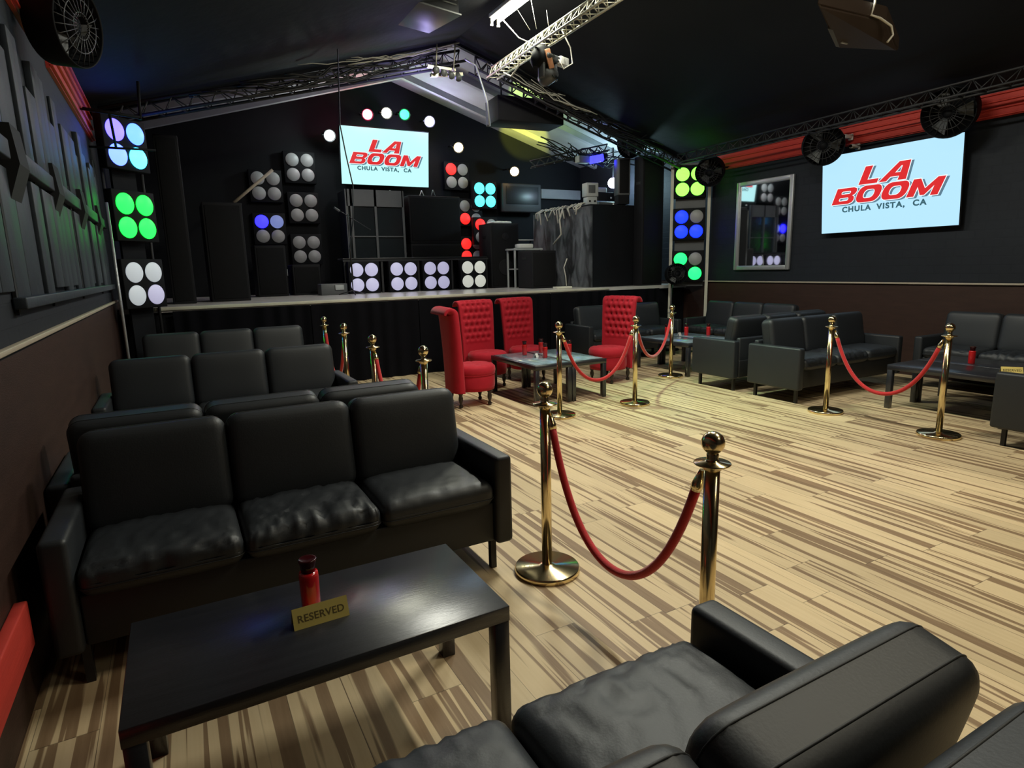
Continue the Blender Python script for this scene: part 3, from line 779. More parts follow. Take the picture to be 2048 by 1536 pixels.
# ------------------------------------------------------------------ booth with four panels on the stage front
YBT = 10.35
bt = thing('dj_booth', 'low black booth frame holding four pale light panels on the stage', 'booth', (onY(830, 560, YBT).x, YBT+.26, DZ))
bx = lambda px: onY(px, 555, YBT).x - bt.location.x
zt = .56
MB().box(((bx(690)+bx(980))/2, 0, zt+.015), (bx(980)-bx(690), .36, .03), bev=.005).build('table_top', 'blackmetal', bt)
for px in (694, 768, 841, 908, 977):
    MB().box((bx(px), -.17, zt/2), (.035, .035, zt)).build('post', 'trussdark', bt)
MB().box(((bx(690)+bx(980))/2, .1, zt/2), (bx(980)-bx(690)-.1, .02, zt-.02)).build('back_panel', 'black', bt)
MB().box(((bx(690)+bx(980))/2, -.19, zt-.015), (bx(980)-bx(690), .03, .03)).build('front_bar', 'trussdark', bt)
dm = ['disc_dim']*4
for px, mats, lab in ((729, dm, 'first of the four pale panels in the booth front, microphone before it'), (808, dm, 'second from left of the pale panels in the booth front'),
                      (874, dm, 'third from left of the pale panels in the booth front'), (948, ['disc_warm']*4, 'rightmost and warmest of the pale panels in the booth front')):
    c = onY(px, 553, YBT-.06); disc_panel(lab, (c.x, YBT-.06, DZ+.002+.265), 0, mats, size=.53, group='pale light panels in the booth front')

# rack frame with dark windows behind the booth, and black speaker stack
a, c = onY(686, 380, 11.0), onY(806, 525, 11.0)
rk = thing('equipment_rack', 'tall black metal rack with dark glass doors behind the booth', 'rack', ((a.x+c.x)/2, 11.05, DZ))
Wk = c.x-a.x; Hk = a.z-DZ
for x in (-Wk/2, -Wk/2+.08, 0, Wk/2): MB().box((x, -.2, Hk/2), (.04, .04, Hk)).build('upright', 'grey', rk)
MB().box((0, -.2, Hk-.14), (Wk, .04, .28)).build('header_panel', 'grey', rk)
MB().box((0, -.2, Hk*.55), (Wk, .025, .02)).box((0, -.2, .02), (Wk, .03, .04)).build('crossbar', 'grey', rk)
for x in (-Wk/4, Wk/4): MB().box((x, -.17, Hk/2-.12), (Wk/2-.04, .02, Hk-.3)).build('glass_door', 'glassdark', rk)
MB().box((0, .12, Hk/2), (Wk, .5, Hk-.01)).build('cabinet_body', 'black', rk)
def sp_box(name, label, x0, x1, y0, y1, z0, z1, group='black loudspeakers on the stage', rz=0, cones=(), split=0):
    t = thing(name, label, 'loudspeaker', ((x0+x1)/2, (y0+y1)/2, z0), rz, group)
    W, D, H = x1-x0, y1-y0, z1-z0
    MB().box((0, 0, H/2), (W, D, H), bev=.012).build('cabinet', 'speaker', t)
    gr = MB().box((0, -D/2-.004, H/2), (W-.06, .012, H-.08), bev=.003).build('grille', 'grille', t)
    for cx, cz, r in cones:
        T = Matrix.Translation((cx, -D/2-.011, cz)) @ Matrix.Rotation(PI/2, 4, 'X')
        MB().lathe([(r, 0), (r*1.02, .006), (r*.92, .008), (r*.4, -.001+.004), (r*.25, .008), (0, .010)], 28, mt=T).build('speaker_cone', 'speaker', gr)
    for s_ in (-1, 1):
        MB().box((s_*W/2, 0, H*.8), (.01, min(.16, D*.5), .04)).build('side_handle', 'blackmetal', t)
    return t
a, c = onY(811, 392, 11.0), onY(918, 525, 11.0)
Hs = a.z-DZ
sp_box('subwoofer', 'black bass speaker upper one in the stack behind the booth', a.x, c.x, 10.85, 11.45, DZ+Hs/2+.002, DZ+Hs)
sp_box('subwoofer', 'black bass speaker lower one in the stack behind the booth', a.x, c.x, 10.85, 11.45, DZ, DZ+Hs/2)
for px, py, ln in ((845, 380, .12), (868, 385, .14), (782, 388, .10)):
    p = onY(px, py, 11.05); o = MB(); b0 = Vector((p.x, 11.1, DZ+Hs)); 
    o.rod((p.x-.05, 11.1, DZ+Hs), (p.x, 11.1, DZ+Hs+ln), .010).rod((p.x, 11.1, DZ+Hs+ln), (p.x+.05, 11.1, DZ+Hs), .010)
    tag(o.build('clip_stand', 'lightgrey' if px != 868 else 'grey'), {845: 'small pale folding stand on top of the speaker stack, brightest', 868: 'small dark folding stand on top of the speaker stack', 782: 'small pale folding stand above the dark glass rack'}[px], 'stand', 'small folding stands')
# large black speakers left of the stage
a, c = onY(400, 408, 9.7), onY(498, 598, 9.7)
sp_box('subwoofer', 'large flat black speaker cabinet at left of stage, in front of others', a.x, c.x, 9.4, 10.1, DZ, a.z)
a, c = onY(300, 240, 9.5), onY(392, 598, 9.5)
sp_box('speaker_tower', 'tall black speaker tower next to the left corner light panels', a.x, c.x, 9.2, 9.9, DZ, 3.25)
a, c = onY(505, 492, 10.8), onY(575, 590, 10.8)
sp_box('stage_monitor', 'small black speaker under the violet lit panel', a.x, c.x, 10.6, 11.1, DZ, a.z)
a, c = onY(580, 530, 10.9), onY(640, 588, 10.9)
sp_box('stage_monitor', 'low black speaker left of the booth near the wall', a.x, c.x, 10.7, 11.2, DZ, a.z)
# pale pole leaning on the cabinet
a, c = onY(468, 408, 9.75), onY(545, 340, 9.75)
tag(MB().rod(a+Vector((0, 0, .02)), c, .022, 10).build('wooden_pole', 'rail'), 'pale wooden pole leaning across the unlit panel left of stage', 'pole')
# small socket box on the back wall
p = onY(579, 545, 11.75); tag(MB().box(p, (.10, .06, .12), bev=.01).build('socket_box', 'lightgrey'), 'small pale socket box on wall left of booth', 'socket')
# console box left of booth
p = onY(670, 565, 10.3); t = thing('mixer_case', 'small dark green lit equipment case left of the booth', 'equipment case', (p.x-.05, 10.3, DZ))
MB().box((0, 0, .09), (.42, .3, .18), bev=.01).build('case', 'grey', t); MB().box((.08, -.16, .12), (.14, .03, .08), bev=.004).build('handle_plate', 'lightgrey', t)

# microphone stand
p = onY(706, 580, 9.9)
t = thing('microphone_stand', 'thin black microphone stand in front of the first pale panel', 'microphone stand', (p.x, 9.9, DZ))
m = MB()
for k in range(3): m.rod((0, 0, .07), (.24*math.cos(2.1*k+.4), .24*math.sin(2.1*k+.4), .008), .008)
m.build('tripod_feet', 'blackmetal', t); MB().rod((0, 0, .05), (0, 0, 1.25), .009).build('pole', 'blackmetal', t)
MB().rod((-.12, 0, 1.3), (.35, -.0, 1.02), .007).build('boom_arm', 'blackmetal', t)
MB().tube([(-.12, 0, 1.3), (-.2, 0, 1.35)], .018, 12).build('microphone', 'grey', t)

# ------------------------------------------------------------------ right side of stage
a, c = onY(968, 448, 10.6), onY(1027, 577, 10.6)
sp_box('loudspeaker', 'tall black loudspeaker with white cloth on top right of booth', a.x, c.x, 10.35, 10.85, DZ, a.z, cones=((0, .38, .15), (0, .95, .07)))
zt2 = a.z
tag(MB().soft(((a.x+c.x)/2+.02, 10.6, zt2+.022), (.40, .30, .045), puff=.01, cuts=10, wr=.02, seed=4, rp=.03, rz=.02).build('folded_cloth', 'white'), 'crumpled white cloth on top of the tall loudspeaker', 'cloth')
a, c = onY(1049, 502, 9.5), onY(1098, 578, 9.5)
sp_box('stage_monitor', 'squat black loudspeaker at the stage edge by the shelf stand', a.x, c.x, 9.25, 9.75, DZ, a.z)
zm = a.z
a, c = onY(1028, 500, 10.1), onY(1060, 575, 10.1)
t = thing('shelf_stand', 'pale metal shelf stand between tall and squat loudspeakers', 'shelf', ((a.x+c.x)/2+.08, 10.15, DZ))
for sx in (-1, 1):
    for sy in (-1, 1): MB().box((sx*.28, sy*.14, .36), (.028, .028, .72)).build('leg', 'lightgrey', t)
MB().box((0, 0, .70), (.62, .34, .03)).box((0, 0, .34), (.56, .30, .02)).build('shelf_board', 'lightgrey', t)
tag(MB().box((t.location.x+.0, 10.15, DZ+.76), (.3, .2, .08), bev=.02).build('equipment_box', 'white'), 'small white gadget on the pale shelf stand', 'gadget')
p = onY(1060, 477, 10.4)
t = thing('keyboard_stand', 'thin pale bar on a stand beyond the squat loudspeaker', 'stand', (p.x+.15, 11.05, DZ))
MB().box((0, 0, p.z-DZ), (.82, .12, .03), bev=.006).build('top_bar', 'lightgrey', t)
MB().rod((-.25, 0, 0), (.25, 0, p.z-DZ-.015), .012).rod((.25, .03, 0), (-.25, .03, p.z-DZ-.015), .012).build('crossed_legs', 'blackmetal', t)
# off television
a, c = onY(1006, 365, 11.45), onY(1084, 425, 11.45)
t = thing('television', 'switched off grey framed television on the stage wall', 'television', ((a.x+c.x)/2, 11.45, c.z))
Wt, Ht = c.x-a.x, a.z-c.z
MB().box((0, .1, Ht/2), (Wt, .16, Ht), bev=.02).build('casing', pm('dark_grey_casing', (.035, .036, .04), .5), t); MB().box((0, .012, Ht/2+.05), (Wt-.16, .02, Ht-.22), bev=.004).build('screen', pm('dull_screen', (.015, .018, .02), .35), t)
MB().box((0, .25, Ht/2), (.2, .16, .2)).build('wall_bracket', 'black', t)
# wood plank right of tv
a, c = onY(1086, 378, 11.6), onY(1165, 398, 11.6)
tag(MB().box(((a.x+c.x)/2, 11.72, (a.z+c.z)/2), (c.x-a.x, .1, .2), bev=.01).build('wall_plank', 'lightgrey' if False else 'rafter'), 'pale plank on stage wall right of the switched off television', 'plank')
# painted DJ cabin
bxX0, bxX1 = 6.34, 7.7
t = thing('dj_cabin', 'black cabin with smeared grey side at right end of the stage', 'booth', ((bxX0+bxX1)/2, 9.65, DZ+.002))
w2 = (bxX1-bxX0)/2
MB().box((-w2+.02, 0, .685), (.04, 1.9, 1.37)).build('painted_side', 'painted', t)
MB().box((.02, -.93, .685), (2*w2-.04, .04, 1.37)).build('front_panel', 'black', t)
MB().box((w2-.02, .02, .685), (.04, 1.86, 1.37)).build('side_panel', 'black', t)
MB().box((0, 0, 1.38), (2*w2, 1.9, .03), bev=.004).build('counter_top', 'black', t)
ztop = DZ+1.395
# cable bundle spilling over the cabin
m = MB()
for k in range(16):
    y = 8.9+random.random()*1.5; x = bxX0-.02-random.random()*.03
    pts = [(bxX0+.25, y, ztop+.02), (bxX0+.05, y+random.uniform(-.05, .05), ztop+.05), (x-.02, y+random.uniform(-.1, .1), ztop-.02), (x-.03, y+random.uniform(-.1, .1), ztop-.05-random.random()*.22)]
    m.tube(pts, .012, 6)
m.tube([(bxX0-.03, 9.5, ztop+.01), (bxX0-.07, 9.55, ztop-.2), (bxX0-.07, 9.5, ztop-.45), (bxX0-.08, 9.75, ztop-.62)], .016, 7)
o = m.build('cable_bundle', 'wcable', t, shift=t.location); o['kind'] = 'stuff'
# monitor and mixer on cabin
p = onY(1186, 382, 8.95)
t = thing('computer_monitor', 'small pale screen box with knobs on the cabin top', 'monitor', (p.x-.06, 8.95, ztop), math.radians(-8))
MB().box((0, 0, .07), (.19, .16, .14), bev=.01).build('knob_panel', 'lightgrey', t)
MB().box((0, 0, .26), (.23, .18, .23), bev=.012).build('casing', 'lightgrey', t); MB().box((-.015, -.092, .27), (.13, .01, .13), bev=.003).build('screen', 'grey', t)
for s_ in (-.05, .05): MB().lathe([(0, 0), (.018, 0), (.014, .015), (0, .016)], 12, mt=Matrix.Translation((s_, -.08, .07)) @ Matrix.Rotation(PI/2, 4, 'X')).build('knob', 'black', t)
t = thing('mixing_console', 'wide dark mixing console with tiny lights on the cabin top', 'mixer', (6.98, 9.17, ztop+.004))
MB().prism([(-.26, -.2, .0), (-.26, .2, 0), (-.26, .2, .14), (-.26, -.2, .07)], (.58, 0, 0)).build('body', 'grey', t)
for k in range(5): MB().box((.05+.045*k, -.205, .04), (.022, .012, .014)).build('indicator_light', 'tube' if False else 'disc_warm', t)
t = thing('amplifier', 'dark brown amplifier stacked behind the mixing console', 'amplifier', (7.32, 9.62, ztop+.004))
MB().box((0, 0, .15), (.58, .42, .30), bev=.01).build('body', 'speaker', t); MB().lathe([(0, 0), (.02, 0), (.015, .015), (0, .016)], 12, mt=Matrix.Translation((0, -.212, .2)) @ Matrix.Rotation(PI/2, 4, 'X')).build('knob', 'white', t)
tag(MB().box((7.22, 9.62, ztop+.355), (.22, .16, .10), bev=.015).build('card_reader', 'lightgrey'), 'small pale box on top of the amplifier', 'gadget')
# tall speaker towers right edge of the stage
t = sp_box('speaker_tower', 'tall black speaker tower at the right edge of the stage', 7.24, 7.72, 8.43, 8.66, DZ, 3.32)
p = onY(1258, 372, 8.85)
t = thing('loudspeaker', 'upright loudspeaker with blue-grey face on the cabin corner', 'loudspeaker', (7.12, 8.84, 2.70), math.radians(-20), 'black loudspeakers on the stage')
MB().box((0, 0, .31), (.22, .24, .62), bev=.01).build('cabinet', 'grey', t); MB().box((-.0, -.122, .31), (.17, .012, .56), bev=.004).build('grille', 'grille', t)
MB().box((0, 0, -.075), (.2, .22, .15)).build('stand_foot', 'black', t)
# power strip and cable on the deck edge
p = onZ(1125, 575, DZ+.02); tag(MB().box((p.x, p.y, DZ+.02), (.30, .14, .035), bev=.005).build('power_strip', 'scuff'), 'pale power strip on the stage edge before the cabin', 'power strip')
tag(MB().tube([(p.x+.08, p.y, DZ+.045), (p.x+.08, p.y+.02, DZ+.2), (p.x+.05, p.y+.03, DZ+.35), (p.x+.11, p.y+.02, DZ+.5)], .009, 7).build('power_cable', 'wcable'), 'pale cable standing up from the power strip', 'cable')

# ------------------------------------------------------------------ round stage lamps
def par(px, py, Y, mname, col, power, label, r=.10, aimto=None):
    p = onY(px, py, Y)
    t = thing('stage_lamp', label, 'stage lamp', p, 0, 'round stage lamps around the television')
    to = Vector(aimto) if aimto else Vector((1.5, 2.0, 1.2))
    d = (to-p).normalized(); q = d.to_track_quat('-Z', 'Y').to_matrix().to_4x4()
    cn = MB().lathe([(r*.6, .20), (r*.9, .16), (r, .02), (r*1.04, -.03), (r*.98, -.03), (r*.95, .0), (r*.9, .01)], 24, mt=q).build('can', 'black', t)
    MB().lathe([(0, -.004), (r*.82, -.004), (r*.86, .004), (0, .006)], 24, mt=q).build('lens', mname, cn)
    MB().tube([(-r*1.15, 0, 0), (-r*1.1, .12, .05), (0, .2, .08), (r*1.1, .12, .05), (r*1.15, 0, 0)], .010, 8).build('yoke', 'black', t)
    MB().rod((0, .18, .08), (0, max(.2, 11.78-Y), .10), .014).build('mount_arm', 'black', t)
    if power: lamp('stage_lamp_glow', 'POINT', t, d*.12, power, col, size=.06)
    return t
disc('len_red', (1, .08, .12), 14); disc('len_white', (1, 1, .85), 16); disc('len_green', (.02, 1, .12), 8); disc('len_cool', (.66, .62, 1), 45); disc('len_warm', (1, .75, .4), 12)
par(659, 271, 11.3, 'len_white', (.85, 1, .95), 22, 'white round stage lamp left of the television')
par(735, 229, 11.3, 'len_red', (1, .02, .12), 14, 'red round stage lamp over the television')
par(773, 226, 11.3, 'len_white', (1, 1, .6), 8, 'yellow-white round stage lamp between the red and green ones')
par(809, 229, 11.3, 'len_green', (.0, 1, .3), 8, 'green round stage lamp over the television')
par(859, 243, 11.3, 'len_cool', (.66, .62, 1), 32, 'cool white round stage lamp at the upper right corner of television')
par(917, 295, 11.3, 'len_warm', (1, .85, .4), 8, 'warm white round stage lamp above the one-red-disc panel')
par(1029, 343, 11.3, 'len_warm', (1, .6, .2), 3, 'amber round stage lamp above the switched off television')
# bright work lamp far right of the stage ceiling
p = onY(1226, 366, 10.1)
t = thing('work_lamp', 'bright cyan-white lamp glaring behind the speaker at right of stage', 'lamp', p)
MB().sphere((0, 0, 0), .10, 20).build('bulb', 'len_cool', t); MB().rod((0, 0, .08), (0, .0, 4.98-(p.x-4)*.3067-p.z-.01), .015).build('mount_arm', 'black', t)
lamp('work_lamp_glow', 'POINT', t, (-.1, -.25, -.05), 60, (.55, .95, 1), size=.12)
# blue led bar with a grey box
p = onY(1193, 318, 9.6)
t = thing('led_lamp', 'blue lit led lamp hanging at right of the stage', 'stage lamp', p)
MB().box((0, 0, 0), (.26, .12, .13), bev=.01, rot=Matrix.Rotation(math.radians(-12), 3, 'Y')).build('led_face', 'led_blue', t)
MB().box((.17, .02, .03), (.10, .16, .16), bev=.02).build('housing', 'black', t); MB().box((-.30, .02, -.03), (.24, .14, .12), bev=.01).build('driver_box', 'lightgrey', t)
MB().rod((.05, 0, .06), (.06, 0, .16), .012).build('hanger', 'black', t)
lamp('led_lamp_glow', 'POINT', t, (0, -.15, -.05), 3, (.03, .03, 1), size=.06)

# ------------------------------------------------------------------ trusses, bars and cables
def truss(label, p0, p1, r=.018, w=.22, name='truss', m='trussmetal', bays=14, drop=.2, braces=True, thin=.008):
    p0, p1 = Vector(p0), Vector(p1); d = (p1-p0).normalized(); s_ = d.cross(Vector((0, 0, 1))).normalized(); u = s_.cross(d).normalized()
    if u.z < 0: u = -u
    t = thing(name, label, 'truss', (p0+p1)/2, 0, 'lighting trusses under the roof'); O = (p0+p1)/2
    ch_ = [Vector((0, 0, 0)), s_*w/2-u*drop, -s_*w/2-u*drop]
    for c in ch_: MB().tube([p0+c-O, p1+c-O], r, 8).build('chord', m, t)
    mm = MB()
    for k in range(bays):
        a, b_ = p0.lerp(p1, k/bays), p0.lerp(p1, (k+.5)/bays); c_ = p0.lerp(p1, (k+1)/bays)
        for q in (ch_[1], ch_[2]): mm.tube([a-O, b_+q-O], thin, 5); mm.tube([b_+q-O, c_-O], thin, 5)
        mm.tube([a+ch_[1]-O, b_+ch_[2]-O], thin, 5)
    tag(mm.build('lacing', m, t)); return t
TM_ = truss('bright aluminium truss running from ridge toward the stage with moving head', (3.88, 7.45, 4.02), (3.80, 4.0, 4.02), bays=24, w=.15, drop=.13, r=.013, thin=.006)
TL_ = truss('dark truss sloping up from the left wall to the roof peak over the stage front', (XL+.1, 8.3, 3.30), (3.82, 8.3, 4.46), m='trussdark', bays=18, thin=.007, drop=.16)
TR_ = truss('dark truss sloping down from roof peak to the right stage corner', (4.06, 8.3, 4.42), (8.0, 8.3, 3.27), m='trussdark', bays=20, thin=.01)
truss('thin dark truss along the right wall above the red band', (7.6, 8.0, 3.28), (7.6, 1.5, 3.35), m='trussdark', r=.012, w=.18, drop=.14, bays=30, thin=.006)
TB_ = truss('dark truss at the right rear of the stage carrying the blue lamp', onY(1060, 322, 10.2), onY(1215, 288, 9.6), m='trussdark', r=.014, w=.14, drop=.12, bays=8)
# loose cable bunches on the stage header
def messy(p0, p1, n, spread, parent, m='cable', r=.011, sag=.12):
    p0, p1 = Vector(p0), Vector(p1); mm = MB()
    for k in range(n):
        a, b_ = random.uniform(0, .4), random.uniform(.6, 1); o1 = Vector([random.uniform(-spread, spread) for _ in range(3)]); o2 = Vector([random.uniform(-spread, spread) for _ in range(3)])
        pts = []
        for i in range(13):
            f = i/12; p = p0.lerp(p1, a+(b_-a)*f)+o1.lerp(o2, f); p.z -= sag*random.uniform(.6, 1)*math.sin(f*PI*random.choice((1, 1, 2)))**2; pts.append(p)
        mm.tube(pts, r*random.uniform(.6, 1.2), 5)
    o = mm.build('cable_bundle', m, parent, shift=parent.location); o['kind'] = 'stuff'; return o
messy((.2, 8.2, 3.45), (3.9, 8.2, 4.45), 11, .08, TL_)
messy((4.1, 8.2, 4.36), (7.8, 8.2, 3.26), 26, .09, TR_)
messy((1.6, 8.15, 3.9), (3.9, 8.15, 4.5), 5, .05, TL_, 'wcable', .008, .05)
messy((4.1, 8.15, 4.34), (6.2, 8.15, 3.76), 6, .06, TR_, 'wcable', .008, .08)
messy((6.2, 10.2, 3.75), (7.9, 9.3, 3.45), 14, .14, TB_, 'cable', .012, .25)
# small fixture cluster at the peak
p = onY(893, 140, 8.0)
t = thing('lamp_cluster', 'cluster of small pale lamps and bars hanging at the roof peak', 'stage lamps', p)
MB().box((.0, 0, -.06), (.46, .05, .04), rot=Matrix.Rotation(math.radians(-8), 3, 'Y')).box((-.05, .05, .03), (.4, .04, .03)).build('bar', 'trussmetal', t)
for k in range(4): MB().lathe([(0, .0), (.035, 0), (.045, .09), (.04, .1), (0, .1)], 14, mt=Matrix.Translation((-.18+.11*k, 0, -.03)) @ Matrix.Rotation(math.radians(100+15*k), 4, 'X')).build('lamp_can', 'grey', t)
MB().rod((.1, .0, 0), (.14, 0, .34), .010).rod((-.15, .0, 0), (-.12, 0, .3), .010).build('hanger', 'trussmetal', t)
lamp('cluster_glow', 'POINT', t, (-.1, .25, -.1), 16, (.48, .40, 1), size=.08)
# bent pale pipe
pts = [onY(930, 118, 8.05), onY(952, 131, 8.05), onY(974, 200, 8.05), onY(980, 252, 8.05)]
tag(MB().tube(pts, .014, 8).build('hanging_pipe', 'silver'), 'bent pale pipe hanging down beside the black overhead box', 'pipe')
# black overhead box
a, c = onY(985, 205, 8.9), onY(1110, 262, 8.9)
t = thing('overhead_box', 'long black box hanging over stage with yellow glow beneath', 'stage box', ((a.x+c.x)/2, 8.9, c.z+.01), math.radians(-4))
MB().box((0, .0, .20), (c.x-a.x, .5, .36), bev=.012).build('body', 'speaker', t)
for s_ in (-.4, .4): MB().rod((s_, 0, .37), (s_, 0, .62 if s_ < 0 else .45), .012).build('hanger', 'black', t)
def on_ceil(px, py):
    d = ray(px, py); n = Vector((.3067, 0, 1)); return Vector((0, 0, EYE)) + d*((4.98+.3067*4.0-EYE)/d.dot(n))
def glow(name, local, target, pw, col, ang, blend=.4):
    R = Matrix.Rotation(t.rotation_euler.z, 3, 'Z'); w_ = Vector(t.location)+R @ Vector(local)
    l = lamp(name, 'SPOT', t, local, pw, col, size=.03, rot=None, spot=math.radians(ang), blend=blend)
    l.rotation_euler = ((R.inverted() @ (target-w_)).to_track_quat('-Z', 'Y').to_euler())
glow('yellow_spot_glow', (.0, .32, -.02), on_ceil(1050, 262), 900, (.95, 1, .08), 24)
glow('green_spot_glow', (-.1, .3, .42), on_ceil(1066, 188), 160, (.6, 1, .2), 60)
# moving head on the truss
p = Vector((3.93, 6.2, 3.74))
t = thing('moving_head', 'moving head stage lamp with yoke hanging from the bright truss', 'stage lamp', p+Vector((0, 0, -.28)), math.radians(20), 'moving head lamps')
Zb = .28
MB().box((0, 0, Zb+.03), (.22, .20, .06), bev=.02).build('base_box', 'grey', t)
for s_ in (-1, 1): MB().box((s_*.11, 0, Zb-.09), (.035, .09, .20), bev=.015).build('yoke_arm', 'grey', t)
MB().lathe([(0, -.10), (.06, -.10), (.085, -.05), (.088, .04), (.07, .10), (.0, .11)], 24, mt=Matrix.Translation((0, 0, Zb-.15)) @ Matrix.Rotation(math.radians(70), 4, 'X')).build('lamp_head', 'grey', t)
MB().lathe([(0, 0), (.055, 0), (.05, .01), (0, .015)], 20, mt=Matrix.Translation((0, -.098, Zb-.16)) @ Matrix.Rotation(math.radians(70), 4, 'X')).build('lens', 'glassdark', t)
MB().box((.19, -.05, Zb+.03), (.15, .10, .08), bev=.005).build('control_box', 'white', t)
lamp('moving_head_glow', 'SPOT', t, (0, -.25, .05), 330, (.62, 1, .66), size=.08, rot=(aim((3.86, 5.9, 3.5), (4.75, 4.9, 0))), spot=math.radians(62), blend=1.0).rotation_euler = (Matrix.Rotation(-math.radians(20), 3, 'Z') @ (Vector((4.75, 4.9, 0))-Vector((3.86, 5.9, 3.5)))).to_track_quat('-Z', 'Y').to_euler()
# par can with orange inside
t = thing('par_can', 'black octagonal lamp shell with orange inside on the bright truss', 'stage lamp', (3.80, 6.22, 3.66))
MB().lathe([(.05, .0), (.11, .06), (.12, .17), (.08, .24), (0, .24)], 8, mt=Matrix.Rotation(math.radians(25), 4, 'Y')).build('shell', 'black', t)
MB().box((.09, -.12, .08), (.07, .02, .20), bev=.008, rot=Matrix.Rotation(math.radians(-18), 3, 'Y')).build('gel_flap', pm('orange_gel', (.75, .36, .20), .5), t)
MB().tube([(.05, 0, .23), (.08, 0, .28)], .012, 8).build('clamp', 'trussmetal', t)
# pale cables looping round truss
m = MB()
m.tube([(3.72, 6.85, 4.36), (3.74, 6.5, 4.05), (3.82, 6.3, 3.93), (3.88, 6.1, 3.98)], .007, 7)
m.tube([(3.98, 6.0, 4.02), (4.10, 6.0, 3.85), (4.14, 6.02, 3.70), (4.04, 6.05, 3.64), (4.0, 6.08, 3.74)], .007, 7)
m.tube([(3.86, 6.75, 4.0), (3.9, 6.8, 3.86), (3.88, 6.95, 3.78), (3.86, 7.1, 3.86)], .010, 7)
m.build('cable_loop', 'wcable', TM_, shift=TM_.location)
# hanger wires from ridge
for k, (px, py, qx, qy) in enumerate(((1035, 20, 1060, 60), (1062, 0, 1073, 58), (1093, 20, 1097, 52))):
    a = onY(px, py, 6.3); c = onY(qx, qy, 6.3); tag(MB().rod(a, c, .003, 6).build('hanger_wire', 'wcable'), ['leftmost of three thin hanger wires above the moving head', 'middle of three thin hanger wires above the moving head', 'rightmost of three thin hanger wires above the moving head'][k], 'wire', 'thin hanger wires')
# long cable dropping past stage television
a = onZ(676, 0, 4.0) if False else onY(678, 60, 7.9); pts = [onY(672, 20, 7.6), onY(676, 120, 7.9), onY(680, 250, 8.0), onY(692, 310, 8.0), onY(706, 372, 8.0), onY(706, 440, 8.0), onY(700, 500, 8.0), onY(706, 556, 8.05)]
tag(MB().tube(pts, .008, 6).build('hanging_cable', 'cable'), 'long thin black cable dropping past left edge of stage television', 'cable')
# air diffuser box
P0 = onY(840, 22, 7.0)
t = thing('air_vent', 'black air diffuser box hanging from the left roof slope', 'vent', P0, math.radians(12))
MB().box((0, 0, .12), (.62, .62, .34), bev=.01).build('duct_box', 'black', t)
for k in range(6): MB().box((0, -.318, .03+.045*k), (.54, .02, .012), rot=Matrix.Rotation(math.radians(30), 3, 'X')).build('louvre_slat', 'grey', t)
MB().box((0, 0, -.06), (.66, .66, .02), bev=.004).build('bottom_plate', 'grey', t)
for s_ in (-.2, .2): MB().rod((s_, 0, .29), (s_, 0, .6), .012).build('hanger', 'black', t)

# drum fans
def fan(label, c, face, r=.26, mount=None):
    t = thing('drum_fan', label, 'fan', c, 0, 'round black fans up on the walls')
    q = Vector(face).normalized().to_track_quat('Z', 'Y').to_matrix().to_4x4()
    MB().lathe([(r*1.0, -.08), (r*1.02, -.09), (r*1.04, -.08), (r*1.04, .08), (r*1.02, .09), (r*1.0, .08), (r*1.0, -.08)], 40, mt=q).build('drum_shell', 'black', t)
    for z, rr_ in ((.09, r*.66), (.095, r*.33), (-.09, r*.6)):
        m = MB(); m.tube([q @ Vector((rr_*math.cos(a), rr_*math.sin(a), z)) for a in [2*PI*k/40 for k in range(40)]], .010 if rr_ == r else .005, 6, closed=True); m.build('cage_ring', 'blackmetal', t)
    m = MB()
    for k in range(24):
        a = 2*PI*k/24; v = Vector((math.cos(a), math.sin(a), 0)); m.tube([q @ (v*.05+Vector((0, 0, .10))), q @ (v*r*.7+Vector((0, 0, .09))), q @ (v*r+Vector((0, 0, .07))), q @ (v*r+Vector((0, 0, -.07)))], .0035, 5)
    m.build('cage_wires', 'blackmetal', t)
    for k in range(3):
        a0 = 2*PI*k/3; pts = []
        for (rr_, da, z) in ((.06, -.35, -.03), (r*.9, -.45, -.05), (r*.92, .35, .04), (.06, .35, .02)):
            pts.append(q @ Vector((rr_*math.cos(a0+da), rr_*math.sin(a0+da), z)))
        m = MB(); m.prism(pts, q.to_3x3() @ Vector((0, 0, .006))); m.build('blade', 'grey', t)
    MB().lathe([(0, -.14), (.06, -.14), (.07, -.06), (.06, .06), (0, .08)], 20, mt=q).build('motor', 'black', t)
    if mount is not None:
        MB().tube([q @ Vector((0, 0, -.12)), Vector(mount)-Vector(c)], .014, 8).build('mount_arm', 'black', t)
    return t
fan('round black fan left of lit right television, upper corner', (7.88, 5.54, 3.02), (-.8, -.7, -.25), .25, (8.28, 5.54, 3.1))
fan('round black fan above the right corner of the lit right television', (7.85, 3.98, 3.10), (-1, -.2, -.3), .26, (8.28, 3.98, 3.2))
fan('round black fan beside the yellow-green light panel', (7.9, 7.55, 2.97), (-.8, -.5, -.5), .22, (8.28, 7.5, 3.05))
f_ = fan('round black fan on pole hiding the lowest disc of right corner panel', onY(1352, 548, 7.95), (-.45, -1, .1), .17); z_ = f_.location.z; MB().rod((0, .1, 0), (0, .1, -z_+.02), .015).build('pole', 'blackmetal', f_); MB().lathe([(0, -z_), (.16, -z_), (.15, -z_+.025), (0, -z_+.03)], 24, c=(0, .1, 0)).build('base', 'blackmetal', f_)
p = onX(1262, 288, 7.2); fan('round black fan hanging at the right end of sloping truss', (p.x, p.y, p.z), (-.9, -.4, -.3), .22, (7.2, 8.3, 3.62))
c_ = onY(128, 48, 4.6); fan('big dark round fan at upper left corner near the red band', c_, (1, -.5, -.15), .215, (-.59, c_.y, c_.z+.1))
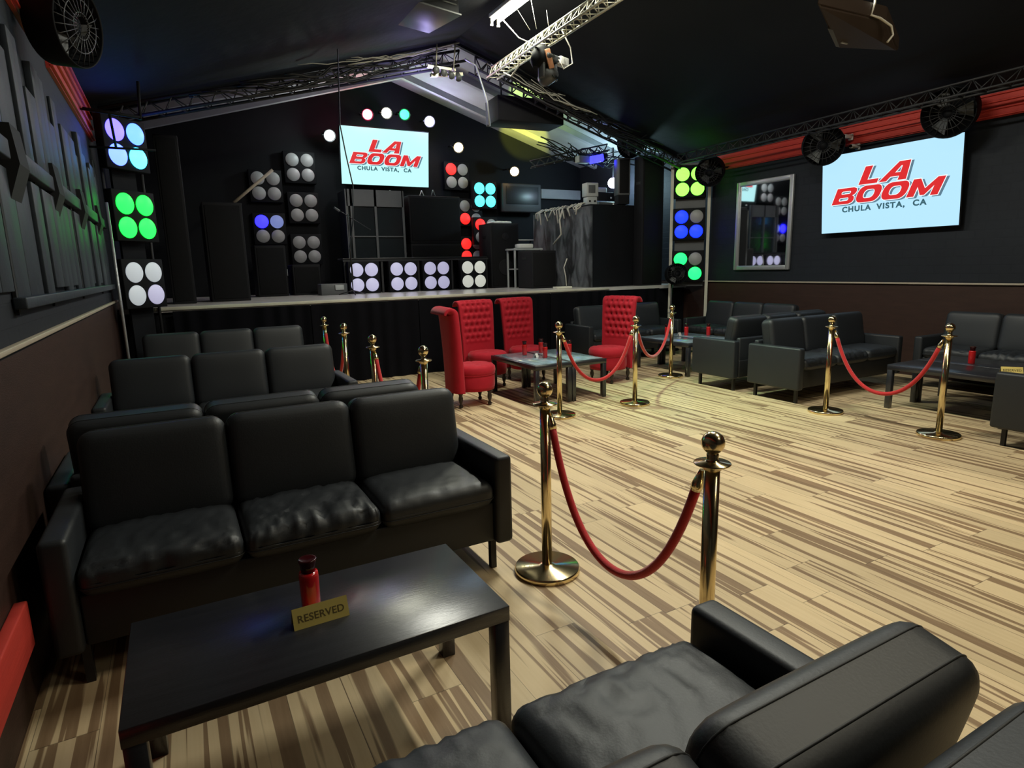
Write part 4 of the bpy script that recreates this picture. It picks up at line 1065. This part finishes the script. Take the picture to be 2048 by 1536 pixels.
# security cameras
def seccam(label, c):
    t = thing('security_camera', label, 'camera', c, 0, 'small white security cameras')
    MB().box((.03, 0, 0), (.03, .06, .08), bev=.006).build('bracket', 'white', t); MB().box((-.05, 0, -.0), (.15, .055, .05), bev=.012).build('body', 'white', t)
    MB().lathe([(0, 0), (.02, 0), (.02, .01), (0, .01)], 14, mt=Matrix.Translation((-.125, 0, 0)) @ Matrix.Rotation(-PI/2, 4, 'Y')).build('lens', 'black', t)
seccam('small white camera on the red band above the lit right television', (8.20, 5.38, 3.12)); seccam('small white camera just under the red band behind the television edge', (8.245, 5.30, 2.985))
# box hanging from ceiling at the upper right
q4 = [onZ(1634, 10, 3.18), onZ(1772, 42, 3.22), onZ(1797, 104, 3.10), onZ(1674, 97, 3.08)]
cm = sum(q4, Vector())/4
t = thing('hanging_projector', 'dark flat projector box hanging from ceiling at upper right', 'projector', cm)
m = MB(); m.prism([p-cm for p in q4], (0, 0, .11)); bmesh.ops.bevel(m.bm, geom=list(m.bm.edges), offset=.012, segments=2, affect='EDGES')
m.build('body', pm('brown_black_plastic', (.035, .024, .018), .4), t)
e0, e1 = q4[0]-cm, q4[3]-cm; dd = (q4[1]-q4[0])*.10
m = MB(); m.prism([e0.lerp(e1, .5)-Vector((0, 0, .004)), e0.lerp(e1, .5)+dd-Vector((0, 0, .004)), e1.lerp(e0, .06)+dd-Vector((0, 0, .004)), e1.lerp(e0, .06)-Vector((0, 0, .004))], (0, 0, .02)); m.build('vent_panel', 'grey', t)
MB().box((q4[3]-cm)*.62+Vector((-.02, 0, -.006)), (.07, .014, .008)).build('badge', 'lightgrey', t)
MB().rod((0, 0, .1), (0, 0, 4.65-(cm.x-XC)*.303-cm.z-.02), .014).build('ceiling_pole', 'black', t)
tag(MB().tube([onY(1752, -60, cm.y-.1), onY(1750, 5, cm.y-.1), onY(1742, 30, cm.y-.1), onY(1760, 36, cm.y-.1), onY(1783, 52, cm.y-.1), onY(1786, 70, cm.y-.1), onY(1775, 84, cm.y-.1)], .008, 8).build('projector_cable', 'wcable'), 'white cable looping beside the hanging projector box', 'cable')
# left corner pipe and ceiling hangers
tag(MB().rod((-.50, 7.62, 0), (-.50, 7.62, 2.25), .014, 8).build('corner_pipe', 'silver'), 'thin pale pipe standing in the left corner before light tower', 'pipe')
m = MB(); m.tube([(-.58, 7.2, 3.05), (-.1, 7.25, 3.02)], .016, 6); m.tube([(-.58, 7.6, 2.78), (0, 7.7, 2.80)], .012, 6); m.rod((-.1, 7.25, 3.0), (-.08, 7.3, 3.36), .014); m.rod((-.35, 7.22, 3.05), (-.35, 7.62, 2.79), .012)
tag(m.build('wall_bracket_arm', 'black'), 'black bracket arms sticking out over the top left light panel', 'bracket')
# light pipe on the light tower
